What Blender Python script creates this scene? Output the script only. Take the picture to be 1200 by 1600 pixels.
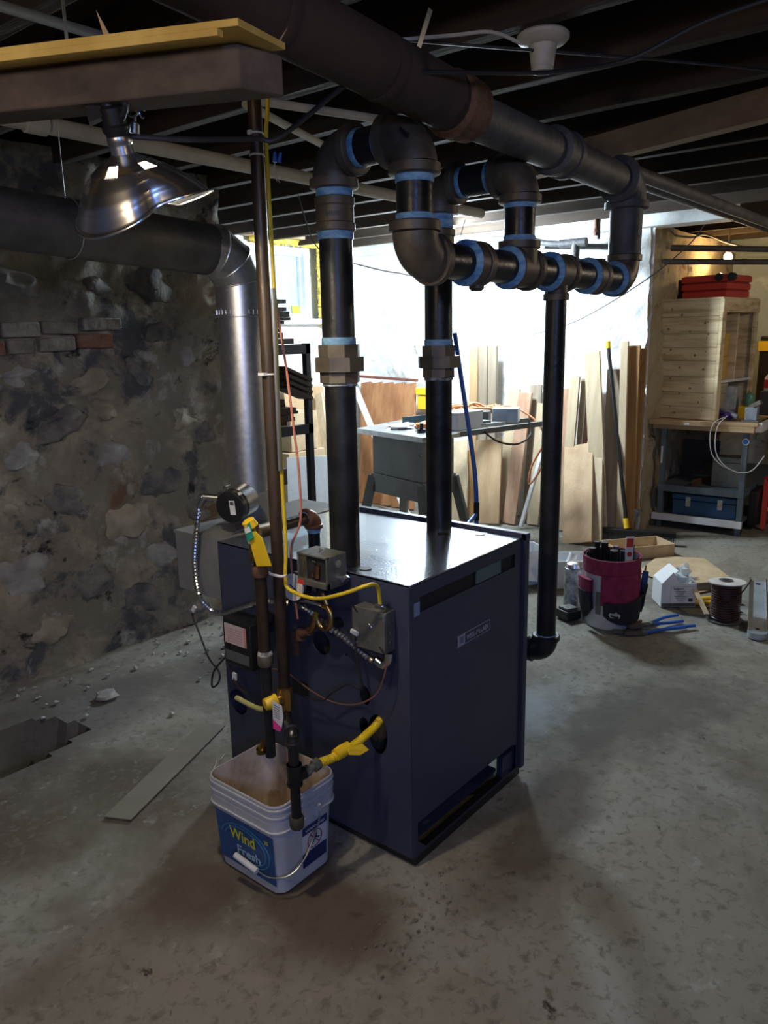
import bpy, bmesh, math, random
from mathutils import Vector, Matrix, noise
random.seed(7)
PI = math.pi
for o in list(bpy.data.objects): bpy.data.objects.remove(o)
SC = bpy.context.scene; COL = SC.collection
# ---------------------------------------------------------------- camera, world, lights, exposure
# world axes: X runs along the long stone wall, Y along the white far wall, camera stands at (0, 0, 1.5)
cam = bpy.data.cameras.new('camera'); camo = bpy.data.objects.new('camera', cam); COL.objects.link(camo)
cam.sensor_fit = 'AUTO'; cam.sensor_width = 36; cam.lens = 27; cam.clip_start = 0.02
rt = Vector((0.62856624, -0.77753108, -0.01870541)); up = Vector((0.1864258, 0.1272725, 0.9741905)); fw = Vector((0.75508271, 0.61583043, -0.22495105))
m = Matrix.Identity(4)
for i in range(3): m[i][0] = rt[i]; m[i][1] = up[i]; m[i][2] = -fw[i]
m.translation = (0, 0, 1.5); camo.matrix_world = m
SC.camera = camo
w = bpy.data.worlds.new('world'); SC.world = w; w.use_nodes = True
w.node_tree.nodes['Background'].inputs[0].default_value = (0.30, 0.42, 0.85, 1); w.node_tree.nodes['Background'].inputs[1].default_value = 0.05
SC.view_settings.view_transform = 'Standard'; SC.view_settings.look = 'None'; SC.view_settings.gamma = 1; SC.view_settings.use_curve_mapping = False
SC.view_settings.exposure = 0.32
def light(name, kind, loc, energy, color, size=0.05, **kw):
    l = bpy.data.lights.new(name, kind); l.energy = energy; l.color = color
    if kind == 'AREA': l.size = size
    else: l.shadow_soft_size = size
    for k, v in kw.items(): setattr(l, k, v)
    o = bpy.data.objects.new(name, l); o.location = loc; COL.objects.link(o); return o
BACK = (4.72, 3.22, 2.10)
light('work_bulb_light', 'POINT', BACK, 225, (0.74, 0.88, 1.0), 0.16)
light('bench_bulb_light', 'POINT', (6.70, 1.89, 2.03), 20, (1.0, 0.62, 0.22), 0.04)
LAMP = Vector((0.897, 1.326, 1.796))
light('clamp_lamp_light', 'POINT', LAMP, 26, (1.0, 0.86, 0.64), 0.03)
light('left_fill_light', 'POINT', (-0.45, 0.75, 1.95), 18, (1.0, 0.76, 0.48), 0.10)  # unseen warm light added left of the camera for pipes and floor
light('right_fill_light', 'POINT', (0.70, -0.95, 1.98), 7, (1.0, 0.66, 0.30), 0.08)  # unseen warm light added right of the camera for the yellow board
light('side_fill_light', 'POINT', (4.9, -0.35, 2.0), 26, (1.0, 0.80, 0.56), 0.12)  # unseen warm fill added off-frame to brighten the plank cabinet
dl = light('blue_fill_light', 'AREA', (-1.2, -1.5, 2.0), 24, (0.24, 0.42, 1.0), 0.6)  # unseen blue light added behind the camera for highlights on the lamp shade
dl.rotation_euler = (Vector((1.6, 1.6, 0.6)) - dl.location).to_track_quat('-Z', 'Y').to_euler()

# ---------------------------------------------------------------- materials
MATS = {}
def mat(name, c1, c2=None, scale=8, rough=0.6, metal=0.0, bump=0.0, bscale=None, detail=6, c3=None, stretch=None, spec=0.5, coat=0.0, emit=None, alpha=None, rvar=0.0, p3=0.62, bdist=0.01):
    if name in MATS: return MATS[name]
    M = bpy.data.materials.new(name); M.use_nodes = True; nt = M.node_tree; N = nt.nodes; L = nt.links; b = N['Principled BSDF']
    b.inputs['Roughness'].default_value = rough; b.inputs['Metallic'].default_value = metal; b.inputs['Specular IOR Level'].default_value = spec
    b.inputs['Coat Weight'].default_value = coat; b.inputs['Base Color'].default_value = (*c1, 1)
    if c2 is not None or bump:
        tc = N.new('ShaderNodeTexCoord'); mp = N.new('ShaderNodeMapping'); L.new(tc.outputs['Object'], mp.inputs[0])
        if stretch: mp.inputs['Scale'].default_value = stretch
    if c2 is not None:
        n = N.new('ShaderNodeTexNoise'); n.inputs['Scale'].default_value = scale; n.inputs['Detail'].default_value = detail; n.inputs['Roughness'].default_value = 0.62
        L.new(mp.outputs[0], n.inputs[0]); r = N.new('ShaderNodeValToRGB'); L.new(n.outputs[0], r.inputs[0]); L.new(r.outputs[0], b.inputs['Base Color'])
        r.color_ramp.elements[0].position = 0.36; r.color_ramp.elements[1].position = p3; r.color_ramp.elements[0].color = (*c1, 1); r.color_ramp.elements[1].color = (*c2, 1)
        if c3: e = r.color_ramp.elements.new(0.49); e.color = (*c3, 1)
        if rvar:
            mr = N.new('ShaderNodeMapRange'); L.new(n.outputs[0], mr.inputs[0]); mr.inputs[1].default_value = 0.3; mr.inputs[2].default_value = 0.7
            mr.inputs[3].default_value = rough - rvar; mr.inputs[4].default_value = rough + rvar; L.new(mr.outputs[0], b.inputs['Roughness'])
    if bump:
        n2 = N.new('ShaderNodeTexNoise'); n2.inputs['Scale'].default_value = bscale or scale * 3; n2.inputs['Detail'].default_value = 8; L.new(mp.outputs[0], n2.inputs[0])
        bp = N.new('ShaderNodeBump'); bp.inputs['Strength'].default_value = bump; bp.inputs['Distance'].default_value = bdist
        L.new(n2.outputs[0], bp.inputs['Height']); L.new(bp.outputs[0], b.inputs['Normal'])
    if emit: b.inputs['Emission Color'].default_value = (*emit[0], 1); b.inputs['Emission Strength'].default_value = emit[1]
    if alpha is not None: b.inputs['Alpha'].default_value = alpha
    MATS[name] = M; return M

def layered(name, base, layers, rough=0.9, bump=0.5, bscale=12, bdist=0.02, spec=0.3):
    """base colour then list of (colour, noise scale, low, high, stretch) stains mixed over it"""
    M = bpy.data.materials.new(name); M.use_nodes = True; nt = M.node_tree; N = nt.nodes; L = nt.links; b = N['Principled BSDF']
    b.inputs['Roughness'].default_value = rough; b.inputs['Specular IOR Level'].default_value = spec
    tc = N.new('ShaderNodeTexCoord'); prev = None
    for i, (c, s, lo, hi, off) in enumerate(layers):
        mp = N.new('ShaderNodeMapping'); mp.inputs['Location'].default_value = (off, off * 1.7, off * 0.6); L.new(tc.outputs['Object'], mp.inputs[0])
        n = N.new('ShaderNodeTexNoise'); n.inputs['Scale'].default_value = s; n.inputs['Detail'].default_value = 9; n.inputs['Roughness'].default_value = 0.65; n.inputs['Distortion'].default_value = 0.4
        L.new(mp.outputs[0], n.inputs[0]); mr = N.new('ShaderNodeMapRange'); mr.inputs[1].default_value = lo; mr.inputs[2].default_value = hi; L.new(n.outputs[0], mr.inputs[0])
        mx = N.new('ShaderNodeMix'); mx.data_type = 'RGBA'; L.new(mr.outputs[0], mx.inputs[0]); mx.inputs[7].default_value = (*c, 1)
        if prev: L.new(prev, mx.inputs[6])
        else: mx.inputs[6].default_value = (*base, 1)
        prev = mx.outputs[2]
    L.new(prev, b.inputs['Base Color'])
    n2 = N.new('ShaderNodeTexNoise'); n2.inputs['Scale'].default_value = bscale; n2.inputs['Detail'].default_value = 12; n2.inputs['Roughness'].default_value = 0.7; L.new(tc.outputs['Object'], n2.inputs[0])
    bp = N.new('ShaderNodeBump'); bp.inputs['Strength'].default_value = bump; bp.inputs['Distance'].default_value = bdist; L.new(n2.outputs[0], bp.inputs['Height']); L.new(bp.outputs[0], b.inputs['Normal'])
    MATS[name] = M; return M

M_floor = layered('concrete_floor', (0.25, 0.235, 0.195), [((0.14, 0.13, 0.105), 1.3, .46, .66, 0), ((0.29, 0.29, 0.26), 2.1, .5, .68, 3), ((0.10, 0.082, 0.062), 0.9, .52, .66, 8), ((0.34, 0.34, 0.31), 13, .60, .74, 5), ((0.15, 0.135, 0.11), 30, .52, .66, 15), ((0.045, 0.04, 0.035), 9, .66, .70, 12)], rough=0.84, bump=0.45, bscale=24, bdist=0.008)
def tone_patch(M, c, r, col, amt=.8, rag=.5, ns=5):   # ragged oval patches of another tone mixed over the slab colour
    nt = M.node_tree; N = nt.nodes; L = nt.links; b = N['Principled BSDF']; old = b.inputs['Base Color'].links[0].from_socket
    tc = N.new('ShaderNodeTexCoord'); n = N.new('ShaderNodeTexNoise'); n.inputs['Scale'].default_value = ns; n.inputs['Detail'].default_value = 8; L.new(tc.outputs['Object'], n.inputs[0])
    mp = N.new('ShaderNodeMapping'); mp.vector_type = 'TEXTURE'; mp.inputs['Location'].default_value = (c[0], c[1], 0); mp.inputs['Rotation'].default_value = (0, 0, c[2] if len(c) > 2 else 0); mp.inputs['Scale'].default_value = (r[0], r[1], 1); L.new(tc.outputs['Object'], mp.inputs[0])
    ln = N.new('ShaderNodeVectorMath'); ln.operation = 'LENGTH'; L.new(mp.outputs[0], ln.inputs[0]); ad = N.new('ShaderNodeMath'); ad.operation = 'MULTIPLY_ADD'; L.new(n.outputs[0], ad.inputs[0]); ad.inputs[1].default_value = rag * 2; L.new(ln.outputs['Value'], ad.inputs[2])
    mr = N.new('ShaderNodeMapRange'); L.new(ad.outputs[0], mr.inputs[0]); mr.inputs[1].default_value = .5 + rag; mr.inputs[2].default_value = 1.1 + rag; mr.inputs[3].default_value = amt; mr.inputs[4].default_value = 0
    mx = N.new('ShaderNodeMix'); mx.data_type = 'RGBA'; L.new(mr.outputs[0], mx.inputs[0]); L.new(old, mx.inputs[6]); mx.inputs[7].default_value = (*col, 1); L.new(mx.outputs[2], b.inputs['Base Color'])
tone_patch(M_floor, (1.26, 1.30, -.2), (.22, .34), (.075, .055, .038), .85); tone_patch(M_floor, (2.0, .98, .1), (.55, .14), (.075, .06, .045), .8); tone_patch(M_floor, (1.10, 1.60), (.22, .16), (.085, .062, .042), .6)
tone_patch(M_floor, (2.85, 1.0, -.4), (.62, .26), (.10, .09, .075), .75, .7, 9); tone_patch(M_floor, (2.55, 1.42), (.30, .22), (.33, .36, .38), .6, .6, 12); tone_patch(M_floor, (1.35, 2.85), (.7, .35), (.085, .08, .075), .7); tone_patch(M_floor, (4.75, 1.75, -.6), (.9, .35), (.26, .22, .16), .5)
M_stone = layered('rubble_stone', (0.27, 0.245, 0.20), [((0.42, 0.37, 0.28), 3.2, .48, .62, 0), ((0.11, 0.115, 0.125), 4.3, .52, .60, 4), ((0.46, 0.45, 0.42), 6.5, .56, .66, 9), ((0.035, 0.037, 0.045), 7.0, .60, .66, 2), ((0.20, 0.12, 0.07), 2.4, .60, .70, 6)], rough=0.92, bump=0.9, bscale=16, bdist=0.035)
M_white = layered('whitewashed_stone', (0.80, 0.81, 0.79), [((0.62, 0.62, 0.58), 5, .55, .70, 0), ((0.30, 0.28, 0.24), 7, .655, .70, 4), ((0.86, 0.87, 0.86), 2, .5, .6, 9)], rough=0.8, bump=0.7, bscale=11, bdist=0.03)
M_teal = layered('pale_blue_parging', (0.42, 0.50, 0.50), [((0.62, 0.66, 0.62), 4, .5, .66, 0), ((0.16, 0.17, 0.16), 6, .60, .68, 4)], rough=0.9, bump=0.7, bscale=10, bdist=0.03)
M_joist = mat('old_joist_wood', (0.022, 0.015, 0.010), (0.052, 0.035, 0.022), 5, 0.9, stretch=(2, .25, 2), bump=.4, bscale=14)
M_subf = mat('subfloor_wood', (0.022, 0.017, 0.013), (0.055, 0.040, 0.028), 5, 0.9, stretch=(.3, 2, 1), bump=.3, bscale=14)
M_grayboard = mat('grey_painted_board', (0.30, 0.33, 0.33), (0.38, 0.40, 0.39), 6, 0.7)
M_sill = mat('white_painted_sill', (0.62, 0.64, 0.62), (0.75, 0.77, 0.76), 8, 0.6, bump=.2, bscale=60)
def wood(name, a, b, sc=6, ax='z', rough=.7):
    k = (.80, .72, .62) if name not in ('dark_reclaimed_wood',) else (1, 1, 1); a = tuple(p*q for p, q in zip(a, k)); b = tuple(p*q for p, q in zip(b, k))
    st = {'z': (3.2, 3.2, .22), 'x': (.22, 3.2, 3.2), 'y': (3.2, .22, 3.2)}[ax]
    return mat(name, a, b, sc, rough, stretch=st, bump=.15, bscale=18)
W_pine = wood('pine', (.52, .37, .20), (.72, .56, .36)); W_grey = wood('weathered_wood', (.30, .27, .22), (.46, .42, .35)); W_pink = wood('pinkish_wood', (.50, .31, .22), (.64, .45, .34))
W_tan = wood('tan_plywood', (.52, .37, .23), (.66, .51, .34), 3); W_pale = wood('pale_wood', (.62, .53, .38), (.76, .68, .52)); W_cedar = wood('cedar_board', (.36, .16, .07), (.58, .31, .15), 4)
W_orange = wood('orange_stained_wood', (.40, .22, .08), (.58, .35, .14)); W_dark = wood('dark_reclaimed_wood', (.035, .022, .016), (.085, .05, .032), 6, 'y'); W_white = mat('white_painted_wood', (.74, .75, .74), (.85, .86, .85), 8, .6)
W_plank = mat('cabinet_pine_plank', (.50, .36, .18), (.86, .70, .44), 5, .65, stretch=(1, .35, 3.5), bump=.2, bscale=18, c3=(.76, .60, .35)); W_benchw = mat('bench_top_wood', (.34, .20, .09), (.60, .43, .24), 4, .6, stretch=(1, .3, 2.4), bump=.2)
W_timber = mat('rough_timber', (.055, .042, .028), (.135, .10, .066), 5, .85, stretch=(1, 1, 2), bump=.4, bscale=22); W_yboard = mat('honey_board', (.62, .38, .07), (.88, .60, .14), 5, .6, bump=.1)
M_black = mat('black_steel_pipe', (.012, .013, .016), (.028, .028, .030), 9, .36, .35, bump=.12, bscale=50, rvar=.1)
M_cast = mat('cast_iron_fitting', (.085, .070, .050), (.145, .120, .088), 12, .50, .35, bump=.25, bscale=140, bdist=.002, rvar=.06)
M_dope = mat('blue_pipe_dope', (.10, .26, .48), (.26, .48, .66), 30, .55, bump=.4, bscale=90, bdist=.003, stretch=(1, 1, 3))
M_rust = mat('rusty_iron', (.10, .045, .022), (.17, .09, .055), 20, .7, .3, bump=.4, bscale=60); M_gaspipe = mat('oiled_iron_pipe', (.060, .040, .026), (.10, .072, .050), 14, .38, .5, bump=.2, bscale=60, stretch=(1, 1, .2))
M_galv = mat('galvanised_flue', (.62, .62, .61), (.72, .72, .70), 60, .40, 1.0, bump=.05, bscale=150, bdist=.001, rvar=.04); M_flueold = mat('dull_flue', (.10, .10, .10), (.16, .155, .145), 10, .5, .7, bump=.1)
M_alu = mat('spun_aluminium', (.85, .87, .90), None, 1, .27, 1.0); M_chrome = mat('bright_steel', (.70, .71, .72), (.60, .60, .62), 20, .25, 1.0); M_steel = mat('brushed_steel', (.42, .42, .42), (.56, .56, .55), 40, .34, 1.0)
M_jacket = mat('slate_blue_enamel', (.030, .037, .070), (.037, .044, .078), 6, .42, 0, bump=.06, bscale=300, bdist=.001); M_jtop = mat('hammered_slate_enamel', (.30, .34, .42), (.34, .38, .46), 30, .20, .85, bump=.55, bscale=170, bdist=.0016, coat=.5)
M_hood = mat('draft_hood_grey', (.20, .20, .20), (.26, .26, .25), 7, .5, .2); M_dark = mat('dark_void', (.008, .009, .012), None, 1, .8); M_bplastic = mat('black_plastic', (.012, .012, .014), None, 1, .38)
M_brass = mat('brass', (.55, .38, .14), (.40, .27, .11), 20, .35, 1.0); M_copper = mat('copper', (.50, .25, .14), (.36, .17, .10), 20, .4, 1.0)
M_grey = mat('grey_steel_cover', (.13, .13, .12), (.18, .18, .165), 20, .5, .5, bump=.1, bscale=60); M_pgrey = mat('painted_grey_pipe', (.05, .052, .057), (.095, .095, .096), 14, .6, .1, bump=.3, bscale=40)
M_wpipe = mat('off_white_pipe', (.42, .40, .32), (.55, .52, .43), 8, .6, bump=.2); M_wrap = mat('brown_pipe_wrap', (.030, .017, .013), (.052, .030, .022), 6, .85, bump=.4, bscale=18)
M_bucket = mat('white_bucket_plastic', (.50, .50, .50), (.60, .60, .61), 4, .42, bump=.03); M_sludge = mat('rusty_bucket_inside', (.30, .22, .15), (.62, .55, .48), 7, .5, c3=(.50, .42, .34))
def flat(name, c, rough=.5, metal=0., **k): return mat(name, c, None, 1, rough, metal, **k)
M_yellow = flat('yellow_plastic', (.85, .56, .02), .45); M_yhose = flat('yellow_gas_hose', (.80, .55, .015), .35); M_ycable = flat('yellow_cable', (.72, .52, .03), .4); M_pinkw = flat('salmon_wire', (.58, .22, .15), .45); M_blkc = flat('black_cable', (.02, .02, .022), .45)
M_whitep = flat('white_plastic', (.78, .78, .77), .45); M_red = flat('red_plastic', (.62, .05, .03), .4); M_fabric = mat('maroon_fabric', (.20, .012, .055), (.30, .025, .085), 30, .85, bump=.4, bscale=200); M_bfabric = mat('black_fabric', (.010, .011, .016), (.02, .02, .026), 30, .85, bump=.4, bscale=200)
M_blue = flat('blue_paint', (.03, .13, .50), .35); M_bluebox = flat('blue_toolbox_steel', (.035, .10, .20), .45, .3); M_green = flat('green_tag', (.02, .30, .19), .5); M_pink = flat('magenta_paper', (.85, .05, .35), .6)
M_card = mat('cardboard', (.42, .30, .17), (.52, .39, .24), 8, .85, bump=.2); M_paper = flat('white_paper', (.72, .73, .74), .7); M_ink = flat('dark_ink', (.04, .045, .06), .6); M_cardd = mat('grimy_card', (.155, .14, .11), (.20, .18, .145), 4, .85)
M_orangec = flat('orange_cord', (.62, .26, .12), .45); M_sawg = mat('saw_grey_paint', (.15, .16, .15), (.19, .20, .19), 6, .5, .3); M_sawtop = mat('machined_table', (.45, .46, .46), (.58, .59, .59), 14, .3, .9)
M_benchs = mat('bench_blue_grey_steel', (.10, .135, .165), (.15, .19, .22), 8, .5, .3); M_lbl_blue = flat('label_blue', (.03, .10, .26), .4); M_lbl_blue2 = flat('label_sky_blue', (.08, .25, .42), .4); M_lbl_yel = flat('label_yellow', (.75, .70, .05), .4); M_navy = flat('label_navy', (.02, .03, .14), .45)
M_porc = mat('dusty_porcelain', (.42, .38, .28), (.52, .48, .37), 12, .5); M_foam = mat('yellow_spray_foam', (.55, .38, .04), (.72, .56, .12), 16, .85, bump=.8, bscale=30)
M_winpane = mat('window_pane_blue', (.36, .50, .62), (.46, .58, .68), 2, .35, emit=((.40, .55, .70), .10)); M_bulb = flat('lit_bulb', (1, .9, .7), .3, emit=((1., .80, .50), 60)); M_bulbc = flat('lit_cool_bulb', (1, 1, 1), .3, emit=((.85, .94, 1.), 60)); M_bulbl = flat('lit_lamp_bulb', (1, 1, 1), .3, emit=((1., .93, .8), 25))
M_clear = flat('clear_plastic', (.75, .85, .9), .12, alpha=.45); M_string = flat('pale_string', (.50, .46, .36), .8); M_wirebr = flat('brown_wire', (.055, .025, .022), .35); M_purple = flat('purple_nitrile', (.12, .06, .45), .5)
M_amber = flat('amber_plastic', (.75, .38, .04), .5); M_teallbl = flat('greenish_label', (.10, .16, .15), .6); M_galvpost = flat('zinc_conduit', (.50, .52, .53), .35, .8); M_slime = mat('steel_bluegrey', (.42, .50, .56), (.54, .62, .68), 12, .38, .6)

# ---------------------------------------------------------------- mesh helpers (world coordinates)
class MB:
    def __init__(s): s.v = []; s.f = []
    def add(s, vs, fs):
        n = len(s.v); s.v += [tuple(v) for v in vs]; s.f += [tuple(i + n for i in f) for f in fs]; return s
    def box(s, a, b):
        x0, y0, z0 = a; x1, y1, z1 = b
        return s.add([(x0,y0,z0),(x1,y0,z0),(x1,y1,z0),(x0,y1,z0),(x0,y0,z1),(x1,y0,z1),(x1,y1,z1),(x0,y1,z1)], [(0,3,2,1),(4,5,6,7),(0,1,5,4),(1,2,6,5),(2,3,7,6),(3,0,4,7)])
    def obox(s, c, dx, dy, dz):   # centre and three half-extent vectors
        c = Vector(c); dx = Vector(dx); dy = Vector(dy); dz = Vector(dz)
        q = [(-1,-1,-1),(1,-1,-1),(1,1,-1),(-1,1,-1),(-1,-1,1),(1,-1,1),(1,1,1),(-1,1,1)]
        return s.add([c + dx*i + dy*j + dz*k for i, j, k in q], [(0,3,2,1),(4,5,6,7),(0,1,5,4),(1,2,6,5),(2,3,7,6),(3,0,4,7)])
    def bar(s, a, b, w, t, side=(0,1,0)):   # bar from a to b, width w along side, thickness t
        a = Vector(a); b = Vector(b); d = (b - a); l = d.length; d.normalize(); sd = Vector(side); sd = (sd - d * sd.dot(d)).normalized(); n = d.cross(sd)
        return s.obox((a + b) / 2, d * l / 2, sd * w / 2, n * t / 2)
    def lathe(s, a, axis, prof, seg=24, cap=True):   # prof: (distance along axis, radius)
        a = Vector(a); ax = Vector(axis).normalized(); p = ax.orthogonal().normalized(); q = ax.cross(p); vs = []; fs = []
        for d, r in prof:
            for k in range(seg):
                t = 2 * PI * k / seg; vs.append(a + ax * d + (p * math.cos(t) + q * math.sin(t)) * r)
        n = len(prof)
        for i in range(n - 1):
            for k in range(seg): k2 = (k + 1) % seg; fs.append((i*seg+k, i*seg+k2, (i+1)*seg+k2, (i+1)*seg+k))
        if cap: fs.append(tuple(range(seg))[::-1]); fs.append(tuple((n-1)*seg + k for k in range(seg)))
        return s.add(vs, fs)
    def cyl(s, a, b, r, seg=20, r2=None):
        a = Vector(a); b = Vector(b); return s.lathe(a, b - a, [(0, r), ((b - a).length, r if r2 is None else r2)], seg)
    def tube(s, pts, r, seg=10, smooth=0):
        P = [Vector(p) for p in pts]
        if smooth:
            out = []
            for i in range(len(P) - 1):
                p0 = P[max(i-1, 0)]; p1 = P[i]; p2 = P[i+1]; p3 = P[min(i+2, len(P)-1)]
                for k in range(smooth):
                    t = k / smooth; out.append(0.5 * ((2*p1) + (p2-p0)*t + (2*p0-5*p1+4*p2-p3)*t*t + (-p0+3*p1-3*p2+p3)*t**3))
            out.append(P[-1]); P = out
        vs = []; fs = []; up0 = None
        for i, p in enumerate(P):
            d = (P[min(i+1, len(P)-1)] - P[max(i-1, 0)]).normalized()
            if up0 is None: up0 = d.orthogonal().normalized()
            a = (up0 - d * up0.dot(d)).normalized(); up0 = a; b = d.cross(a)
            rr = r[min(i, len(r)-1)] if isinstance(r, (list, tuple)) else r
            for k in range(seg): t = 2*PI*k/seg; vs.append(p + (a*math.cos(t) + b*math.sin(t)) * rr)
        for i in range(len(P) - 1):
            for k in range(seg): k2 = (k+1) % seg; fs.append((i*seg+k, i*seg+k2, (i+1)*seg+k2, (i+1)*seg+k))
        fs.append(tuple(range(seg))[::-1]); fs.append(tuple((len(P)-1)*seg + k for k in range(seg)))
        return s.add(vs, fs)
    def elbow(s, c, d1, d2, r, R=None, seg=22, steps=8, col=None, colr=None):
        """90 degree elbow: centre-line corner c, arms leave towards d1 and d2; collars of length col"""
        c = Vector(c); d1 = Vector(d1).normalized(); d2 = Vector(d2).normalized(); R = R or r * 1.1; P = []
        o = c + d1 * R + d2 * R
        for i in range(steps + 1):
            t = PI / 2 * i / steps; P.append(o - d2 * R * math.cos(t) - d1 * R * math.sin(t))
        s.tube(P, r, seg)
        if col:
            for d in (d1, d2): s.lathe(c + d * (R - .002), d, [(0, r), (.002, colr), (col - .003, colr), (col, colr * .93)], seg)
        return s
    def hexp(s, a, axis, r, h, n=6, ph=0.0):
        a = Vector(a); ax = Vector(axis).normalized(); p = Vector((1, 0, 0)) if abs(ax.x) < .9 else Vector((0, 1, 0)); p = (p - ax * p.dot(ax)).normalized(); q = ax.cross(p); vs = []
        for d in (0, h):
            for k in range(n): t = 2*PI*k/n + ph; vs.append(a + ax*d + (p*math.cos(t) + q*math.sin(t))*r)
        return s.add(vs, [tuple(range(n))[::-1], tuple(range(n, 2*n))] + [(k, (k+1) % n, n + (k+1) % n, n + k) for k in range(n)])
    def blob(s, c, r, seg=12, rings=8, jit=0.0, rot=None, sd=0):
        c = Vector(c); vs = []; fs = []; rr = Vector(r) if not isinstance(r, (int, float)) else Vector((r, r, r))
        for i in range(rings + 1):
            t = PI * i / rings
            for k in range(seg):
                p = 2*PI*k/seg; d = Vector((math.sin(t)*math.cos(p), math.sin(t)*math.sin(p), math.cos(t)))
                f = 1 + jit * noise.noise(d * 1.7 + Vector((sd, sd * 2.1, 0))); q = Vector((d.x*rr.x, d.y*rr.y, d.z*rr.z)) * f
                if rot: q = rot @ q
                vs.append(c + q)
        for i in range(rings):
            for k in range(seg): k2 = (k+1) % seg; fs.append((i*seg+k, (i+1)*seg+k, (i+1)*seg+k2, i*seg+k2))
        return s.add(vs, fs)
    def prism(s, poly, dirv):   # planar polygon (3D points) extruded along dirv
        P = [Vector(p) for p in poly]; d = Vector(dirv); n = len(P)
        return s.add(P + [p + d for p in P], [tuple(range(n))[::-1], tuple(range(n, 2*n))] + [(k, (k+1) % n, n + (k+1) % n, n + k) for k in range(n)])
OFF = {}
def obj(name, mb, mt, parent=None, label=None, cat=None, group=None, kind=None, bevel=0, smooth=True, loc=None):
    """links ONE mesh object; top-level ones get their origin at loc (or the centre of their base)"""
    if parent is not None: off = OFF[parent.name]
    else:
        if loc is None:
            xs = [v[0] for v in mb.v]; ys = [v[1] for v in mb.v]; zs = [v[2] for v in mb.v]; loc = ((min(xs)+max(xs))/2, (min(ys)+max(ys))/2, min(zs))
        off = Vector(loc)
    me = bpy.data.meshes.new(name); me.from_pydata([(v[0]-off.x, v[1]-off.y, v[2]-off.z) for v in mb.v], [], mb.f)
    bm = bmesh.new(); bm.from_mesh(me); bmesh.ops.recalc_face_normals(bm, faces=bm.faces); bm.to_mesh(me); bm.free()
    if smooth:
        me.polygons.foreach_set('use_smooth', [True]*len(me.polygons)); me.set_sharp_from_angle(angle=math.radians(38))
    me.materials.append(mt)
    o = bpy.data.objects.new(name, me); COL.objects.link(o); OFF[o.name] = off
    if parent is not None: o.parent = parent
    else: o.location = off
    if bevel: b = o.modifiers.new('bevel', 'BEVEL'); b.width = bevel; b.segments = 2; b.limit_method = 'ANGLE'
    if label: o['label'] = label
    if cat: o['category'] = cat
    if group: o['group'] = group
    if kind: o['kind'] = kind
    return o
def thing(name, label, cat, loc, group=None):
    o = bpy.data.objects.new(name, None); COL.objects.link(o); o.location = loc; o.empty_display_size = .05; OFF[o.name] = Vector(loc)
    o['label'] = label; o['category'] = cat
    if group: o['group'] = group
    return o
def copy_tree(o, delta=(0, 0, 0), label=None):
    c = o.copy(); COL.objects.link(c); c.location = o.location + Vector(delta); OFF[c.name] = OFF[o.name] + Vector(delta)
    if label: c['label'] = label
    for ch in list(o.children):
        d = ch.copy(); COL.objects.link(d); d.parent = c; OFF[d.name] = OFF[c.name]
        for g in list(ch.children): e = g.copy(); COL.objects.link(e); e.parent = d; OFF[e.name] = OFF[c.name]
    return c
def text(mb, s, org, xd, yd, size, depth=.0006, width=None):
    """lettering as solid geometry, lower-left corner at org"""
    cu = bpy.data.curves.new('t', 'FONT'); cu.body = s; cu.size = 1; cu.extrude = .5; cu.resolution_u = 2; cu.offset = .015
    to = bpy.data.objects.new('t', cu); me = bpy.data.meshes.new_from_object(to)
    if me is None or not len(me.vertices): return mb
    xs = [v.co.x for v in me.vertices]; x0 = min(xs); wd = max(xs) - x0; k = size if width is None else width / wd
    X = Vector(xd).normalized(); Y = Vector(yd).normalized(); Zv = X.cross(Y); O = Vector(org)
    mb.add([O + X*((v.co.x - x0)*k) + Y*(v.co.y*size) + Zv*((v.co.z + .5)*depth) for v in me.vertices], [tuple(p.vertices) for p in me.polygons])
    bpy.data.objects.remove(to); bpy.data.curves.remove(cu); bpy.data.meshes.remove(me); return mb
def plate(org, xd, yd, outline, holes, th):
    """sheet panel with real holes; outline/holes are lists of (x,y) polygons in the panel plane"""
    cu = bpy.data.curves.new('p', 'CURVE'); cu.dimensions = '2D'; cu.fill_mode = 'BOTH'; cu.extrude = .5
    for poly in [outline] + holes:
        sp = cu.splines.new('POLY'); sp.points.add(len(poly) - 1); sp.use_cyclic_u = True
        for i, (x, y) in enumerate(poly): sp.points[i].co = (x, y, 0, 1)
    to = bpy.data.objects.new('p', cu); me = bpy.data.meshes.new_from_object(to); X = Vector(xd).normalized(); Y = Vector(yd).normalized(); Zv = X.cross(Y); O = Vector(org); mb = MB()
    mb.add([O + X*v.co.x + Y*v.co.y + Zv*((v.co.z)*th) for v in me.vertices], [tuple(p.vertices) for p in me.polygons])
    bpy.data.objects.remove(to); bpy.data.curves.remove(cu); bpy.data.meshes.remove(me); return mb
def circ(x, y, r, n=20, ry=None): return [(x + r*math.cos(2*PI*k/n), y + (ry or r)*math.sin(2*PI*k/n)) for k in range(n)]
def heightgrid(us, vs, P):   # P(u, v) -> point
    mb = MB(); n = len(vs); mb.v = [tuple(P(a, b)) for a in us for b in vs]
    mb.f = [(i*n+j, (i+1)*n+j, (i+1)*n+j+1, i*n+j+1) for i in range(len(us)-1) for j in range(n-1)]; return mb
def lin(a, b, n): return [a + (b-a)*i/n for i in range(n+1)]
def fr(x, y, z, s, o=5, h=.9): return noise.fractal(Vector((x*s, y*s, z*s)), h, 2.1, o)

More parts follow.
